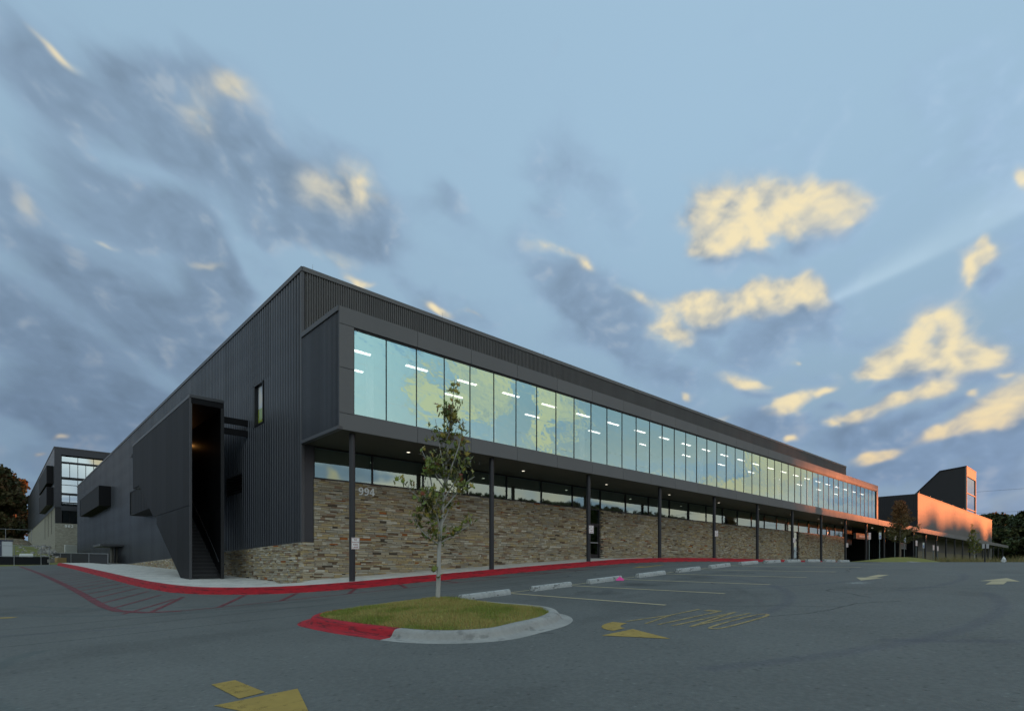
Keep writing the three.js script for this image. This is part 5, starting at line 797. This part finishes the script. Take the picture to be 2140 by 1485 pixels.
// ------------------------------------------------------------------ the second block and the site at far left
{
  const b = thing('distant_block', 'distant dark school block on a pale stone base with tall glazed end', 'building'), U0 = -1.82, U1 = 26, V0 = 102, V1 = 200, T = 20.5, BS = 10.3;
  const stone = std({ color: lin(0.42, 0.4, 0.33), roughness: 0.95, map: dataTex(512, 512, (i, j) => { const row = Math.floor(j / 7), off = RND[row & 255] * 40, cell = RND[(Math.floor((i + off) / (22 + RND[(row * 7) & 255] * 20)) * 31 + row * 17) & 255]; return (0.66 + 0.34 * cell) * (j % 7 === 0 ? 0.75 : 1); }, false, [1 / 5, 1 / 5]) });
  const uvm = (g, k) => { const p = g.attributes.position, uv = g.attributes.uv, n = g.attributes.normal; for (let i = 0; i < p.count; i++) uv.setXY(i, Math.abs(n.getX(i)) > 0.5 ? p.getZ(i) : p.getX(i), p.getY(i)); return g; };
  part('stone_base', uvm(box(U0 + 0.06, U1, 0, 7.7, V0 + 0.05, V1)), stone, b); part('stone_base', uvm(box(U0 + 0.06, U0 + 1.5, 7.7, BS, V0 + 0.6, V1)), stone, b);
  part('shell', box(U0 + 0.1, U1, 7.7, T - 0.3, V0 + 1.2, V1), M.backing, b);
  const sd = group('side_siding', b), g = box(U0 - 0.02, U0 + 0.08, BS, T - 0.15, 0.01, 3.99); for (let v = V0; v < V1 - 4; v += 4) part('siding_sheet', g, M.siding[Math.floor(v / 4) % 4], sd).position.z = -v;
  part('coping', box(U0 - 0.08, U1, T - 0.15, T + 0.05, V0 - 0.08, V1), M.trim, b);
  const fp = (a, c, h0, h1) => part('fascia_panel', box(a, c, h0, h1, V0 - 0.02, V0 + 0.3), M.siding[1], b);
  fp(U0, U1, 19.3, T - 0.15); fp(U0, U0 + 0.9, 10.4, 19.3); part('corner_post', box(U0 + 0.1, U0 + 1.0, 7.7, 10.4, V0 + 0.1, V0 + 0.9), M.black, b);
  fp(U0 + 0.9, U1, 9.9, 10.7);
  const pg = phys({ color: lin(0.66, 0.76, 0.78), metalness: 1, roughness: 0.03, transparent: true, opacity: 0.85 }), win = group('window_wall', b), W0 = U0 + 0.95;
  const rows = [[18.05, 19.3, 2.2], [15.0, 17.6, 1.1], [13.3, 14.6, 2.2], [12.9, 13.25, 2.2], [11.9, 12.85, 2.2], [10.75, 11.8, 1.1], [7.75, 9.9, 1.1]];
  const rowsB = [[18.2, 19.1, 2.2], [15.6, 17.9, 1.1], [14.3, 15.2, 2.2], [12.9, 14.25, 2.2], [11.35, 12.5 + 0.05, 1.1], [10.75, 11.2, 2.2], [7.75, 9.9, 1.1]];
  for (const [h0, h1, w] of rowsB) { const n = Math.floor((9) / w); for (let i = 0; i < n; i++) { const p = part('pane', new THREE.PlaneGeometry(w - 0.09, h1 - h0 - 0.06), pg, win); p.position.set(W0 + (i + 0.5) * w, (h0 + h1) / 2 + EYE, -(V0 + 0.35)); } }
  for (const [h0, h1] of [[17.9, 18.2], [15.2, 15.6], [12.55, 12.9], [11.2, 11.35]]) part('transom_bar', box(W0, U1, h0, h1, V0 + 0.1, V0 + 0.4), M.black, win);
  part('window_back', box(W0, U1, 7.7, 19.3, V0 + 0.5, V0 + 0.7), M.backing, win);
  const bay = (h0, h1) => part('projecting_bay', rbox(U0 - 0.9, U0, h0, h1, 104.5, 126), M.stairPanel[2], b); bay(14.6, 17.6); bay(10.9, 14.0);
  for (const v of [109, 117, 126]) part('slot', box(U0 + 0.03, U0 + 0.1, 6.2 - (v - 109) * 0.02, BS - 0.1, v, v + 0.5), M.black, b);
  const num = group('house_number', b); [...'962'].forEach((ch, i) => { const m = part('numeral', new TextGeometry(ch, { font, size: 0.44, depth: 0.05, curveSegments: 5, bevelEnabled: false }), M.white, num); m.position.set(U0 + 1.35 + i * 0.42, 7.05 + EYE, -V0 + 0.02); });
}
{
  const soilTex = dataTex(512, 512, (i, j) => { const n = fbm(i / 40, j / 22, 5), gsh = sstep(0.52, 0.66, fbm(i / 60 + 9, j / 24 + 5, 4)), rock = sstep(0.6, 0.7, fbm(i / 14 + 3, j / 9, 4)); return [lerp(lerp(0.36, 0.26, gsh), 0.62, rock) * (0.75 + 0.5 * n), lerp(lerp(0.29, 0.28, gsh), 0.58, rock) * (0.75 + 0.5 * n), lerp(lerp(0.2, 0.1, gsh), 0.5, rock) * (0.75 + 0.5 * n)]; }, true, [1 / 2, 1 / 2]);
  struct('rocky_bank', heightGrid(range(-26, -4.2, 0.8), range(70, 101, 0.9), (u, v) => 0.9 + 0.12 * (v - 70) + 0.5 * (fbm(u * 0.5, v * 0.4, 3) - 0.5) + (v > 88 ? 0.3 : 0) - sstep(-5.6, -4.4, u) * 1.2, 3), std({ map: soilTex, roughness: 1 }));
  const rr = rng(6), rg = new THREE.IcosahedronGeometry(0.5, 1); { const p = rg.attributes.position; for (let i = 0; i < p.count; i++) { const k = 0.7 + 0.5 * vnoise(p.getX(i) * 5 + 9, p.getY(i) * 5 + p.getZ(i) * 3); p.setXYZ(i, p.getX(i) * k * 1.5, p.getY(i) * k * 0.7, p.getZ(i) * k); } rg.computeVertexNormals(); }
  const N = 260, rk = new THREE.InstancedMesh(rg, std({ roughness: 1 }), N), o = new THREE.Object3D(), c = new THREE.Color(); for (let k = 0; k < N; k++) { const u = -14 + rr() * 11, v = 70 + rr() * 20; o.position.set(u, 0.95 + 0.12 * (v - 70) + EYE, -v); o.rotation.set(rr(), rr() * 6, rr()); o.scale.setScalar(0.3 + 0.7 * rr() * rr()); o.updateMatrix(); rk.setMatrixAt(k, o.matrix); const s = 0.16 + 0.2 * rr(); c.setRGB(s, s * 0.93, s * 0.82); rk.setColorAt(k, c); } rk.name = 'rubble'; rk.userData = { kind: 'stuff', label: 'loose rock rubble on the bank at far left', category: 'rocks' }; scene.add(rk);
  // site trailer
  const t = thing('site_trailer', 'white site trailer with dark blue trim at the far left edge', 'trailer', null, [-11.2, 0.95 + EYE, -71]); const blue = std({ color: lin(0.02, 0.03, 0.08), roughness: 0.6 });
  part('trailer_body', new RoundedBoxGeometry(6.8, 2.3, 2.4, 1, 0.04).translate(0.1, 1.3, 0), std({ color: lin(0.6, 0.62, 0.66), roughness: 0.6 }), t); part('roof_trim', new THREE.BoxGeometry(6.9, 0.14, 2.5).translate(0.1, 2.4, 0), blue, t); part('corner_trim', new THREE.BoxGeometry(0.14, 2.2, 0.06).translate(2.45, 1.25, 1.21), blue, t); part('skirt', new THREE.BoxGeometry(6.6, 0.3, 2.2).translate(0.1, 0.05, 0), M.black, t);
  // fences: posts, rails and dark privacy screen
  const screenMat = std({ color: lin(0.012, 0.013, 0.017), roughness: 0.85 });
  function fence(name, label, pts, h, rail, postH) { const f = thing(name, label, 'fence'); for (let i = 0; i < pts.length - 1; i++) { const [a, b] = [pts[i], pts[i + 1]], ga = a[2], gb = b[2], s = new THREE.BufferGeometry(); const q = [[a, ga], [b, gb], [b, gb + h], [a, ga + h]].map(([p, y]) => [p[0], y + EYE, -p[1]]); s.setAttribute('position', new THREE.Float32BufferAttribute([...q[0], ...q[1], ...q[2], ...q[3]], 3)); s.setIndex([0, 1, 2, 0, 2, 3]); s.computeVertexNormals(); if (h) part('screen_cloth', s, screenMat, f); part('post', cyl(a[0], a[1], ga - 0.1, ga + postH, 0.035, 0.035, 8), M.galv, f); for (const y of rail) part('rail', bar(P(a[0], ga + y, a[1]), P(b[0], gb + y, b[1]), 0.025, 6), M.galv, f); } const e = pts[pts.length - 1]; part('post', cyl(e[0], e[1], e[2] - 0.1, e[2] + postH, 0.035, 0.035, 8), M.galv, f); }
  fence('site_fence', 'low chain fence with black screen at the far end of the lot', [[-13, 58.6, 0.42], [-10, 58.8, 0.42], [-7.8, 59.2, 0.44], [-5.6, 59.8, 0.46], [-4.9, 60, 0.47]], 0.85, [0.9, 2.0], 2.0);
  fence('screen_fence', 'taller black screened fence beside the school side wall', [[-3.7, 83, 0.9], [-3.1, 72, 0.65], [-2.6, 65, 0.5], [-2.1, 53, 0.22], [-1.6, 44, 0.02]], 1.35, [1.38], 1.4);
  fence('upper_fence', 'thin galvanised fence along the top of the rocky bank', [[-16, 96, 4.4], [-12, 96, 4.4], [-8, 96, 4.4], [-5, 96, 4.4]], 0, [1.7], 1.75);
  const cb = (name, label, u, v, w, h, d, col) => { const m = new THREE.Mesh(new RoundedBoxGeometry(w, h, d, 1, 0.02), std({ color: lin(...col), roughness: 0.85 })); m.name = name; m.position.set(u, gh(u, v) + 0.2 + h / 2 + EYE, -v); m.rotation.y = 0.3; tag(m, label, name === 'carton' ? 'box' : 'bucket'); };
  cb('carton', 'brown cardboard carton by the far end of the red kerb', -4.1, 57.5, 0.85, 0.5, 0.6, [0.32, 0.22, 0.09]); cb('rubble_sack', 'grey sack beside the cardboard carton', -4.75, 58.2, 0.7, 0.35, 0.5, [0.22, 0.21, 0.19]);
  const wh = new THREE.Mesh(new RoundedBoxGeometry(1.2, 0.8, 0.9, 1, 0.06), M.white); wh.name = 'white_tank'; wh.position.set(-6.6, 1.35 + EYE, -66); tag(wh, 'small white tank behind the low black fence', 'tank');
  const pan = new THREE.Mesh(new RoundedBoxGeometry(0.1, 2.6, 4, 1, 0.02), M.white); pan.name = 'white_hoarding'; pan.position.set(0.5, 2.6 + EYE, -97); pan.rotation.y = -0.8; tag(pan, 'white hoarding panel against the distant stone base', 'panel');
}
scene.traverse(o => { if (o.isMesh) { o.castShadow = true; o.receiveShadow = true; } });
renderer.render(scene, camera);
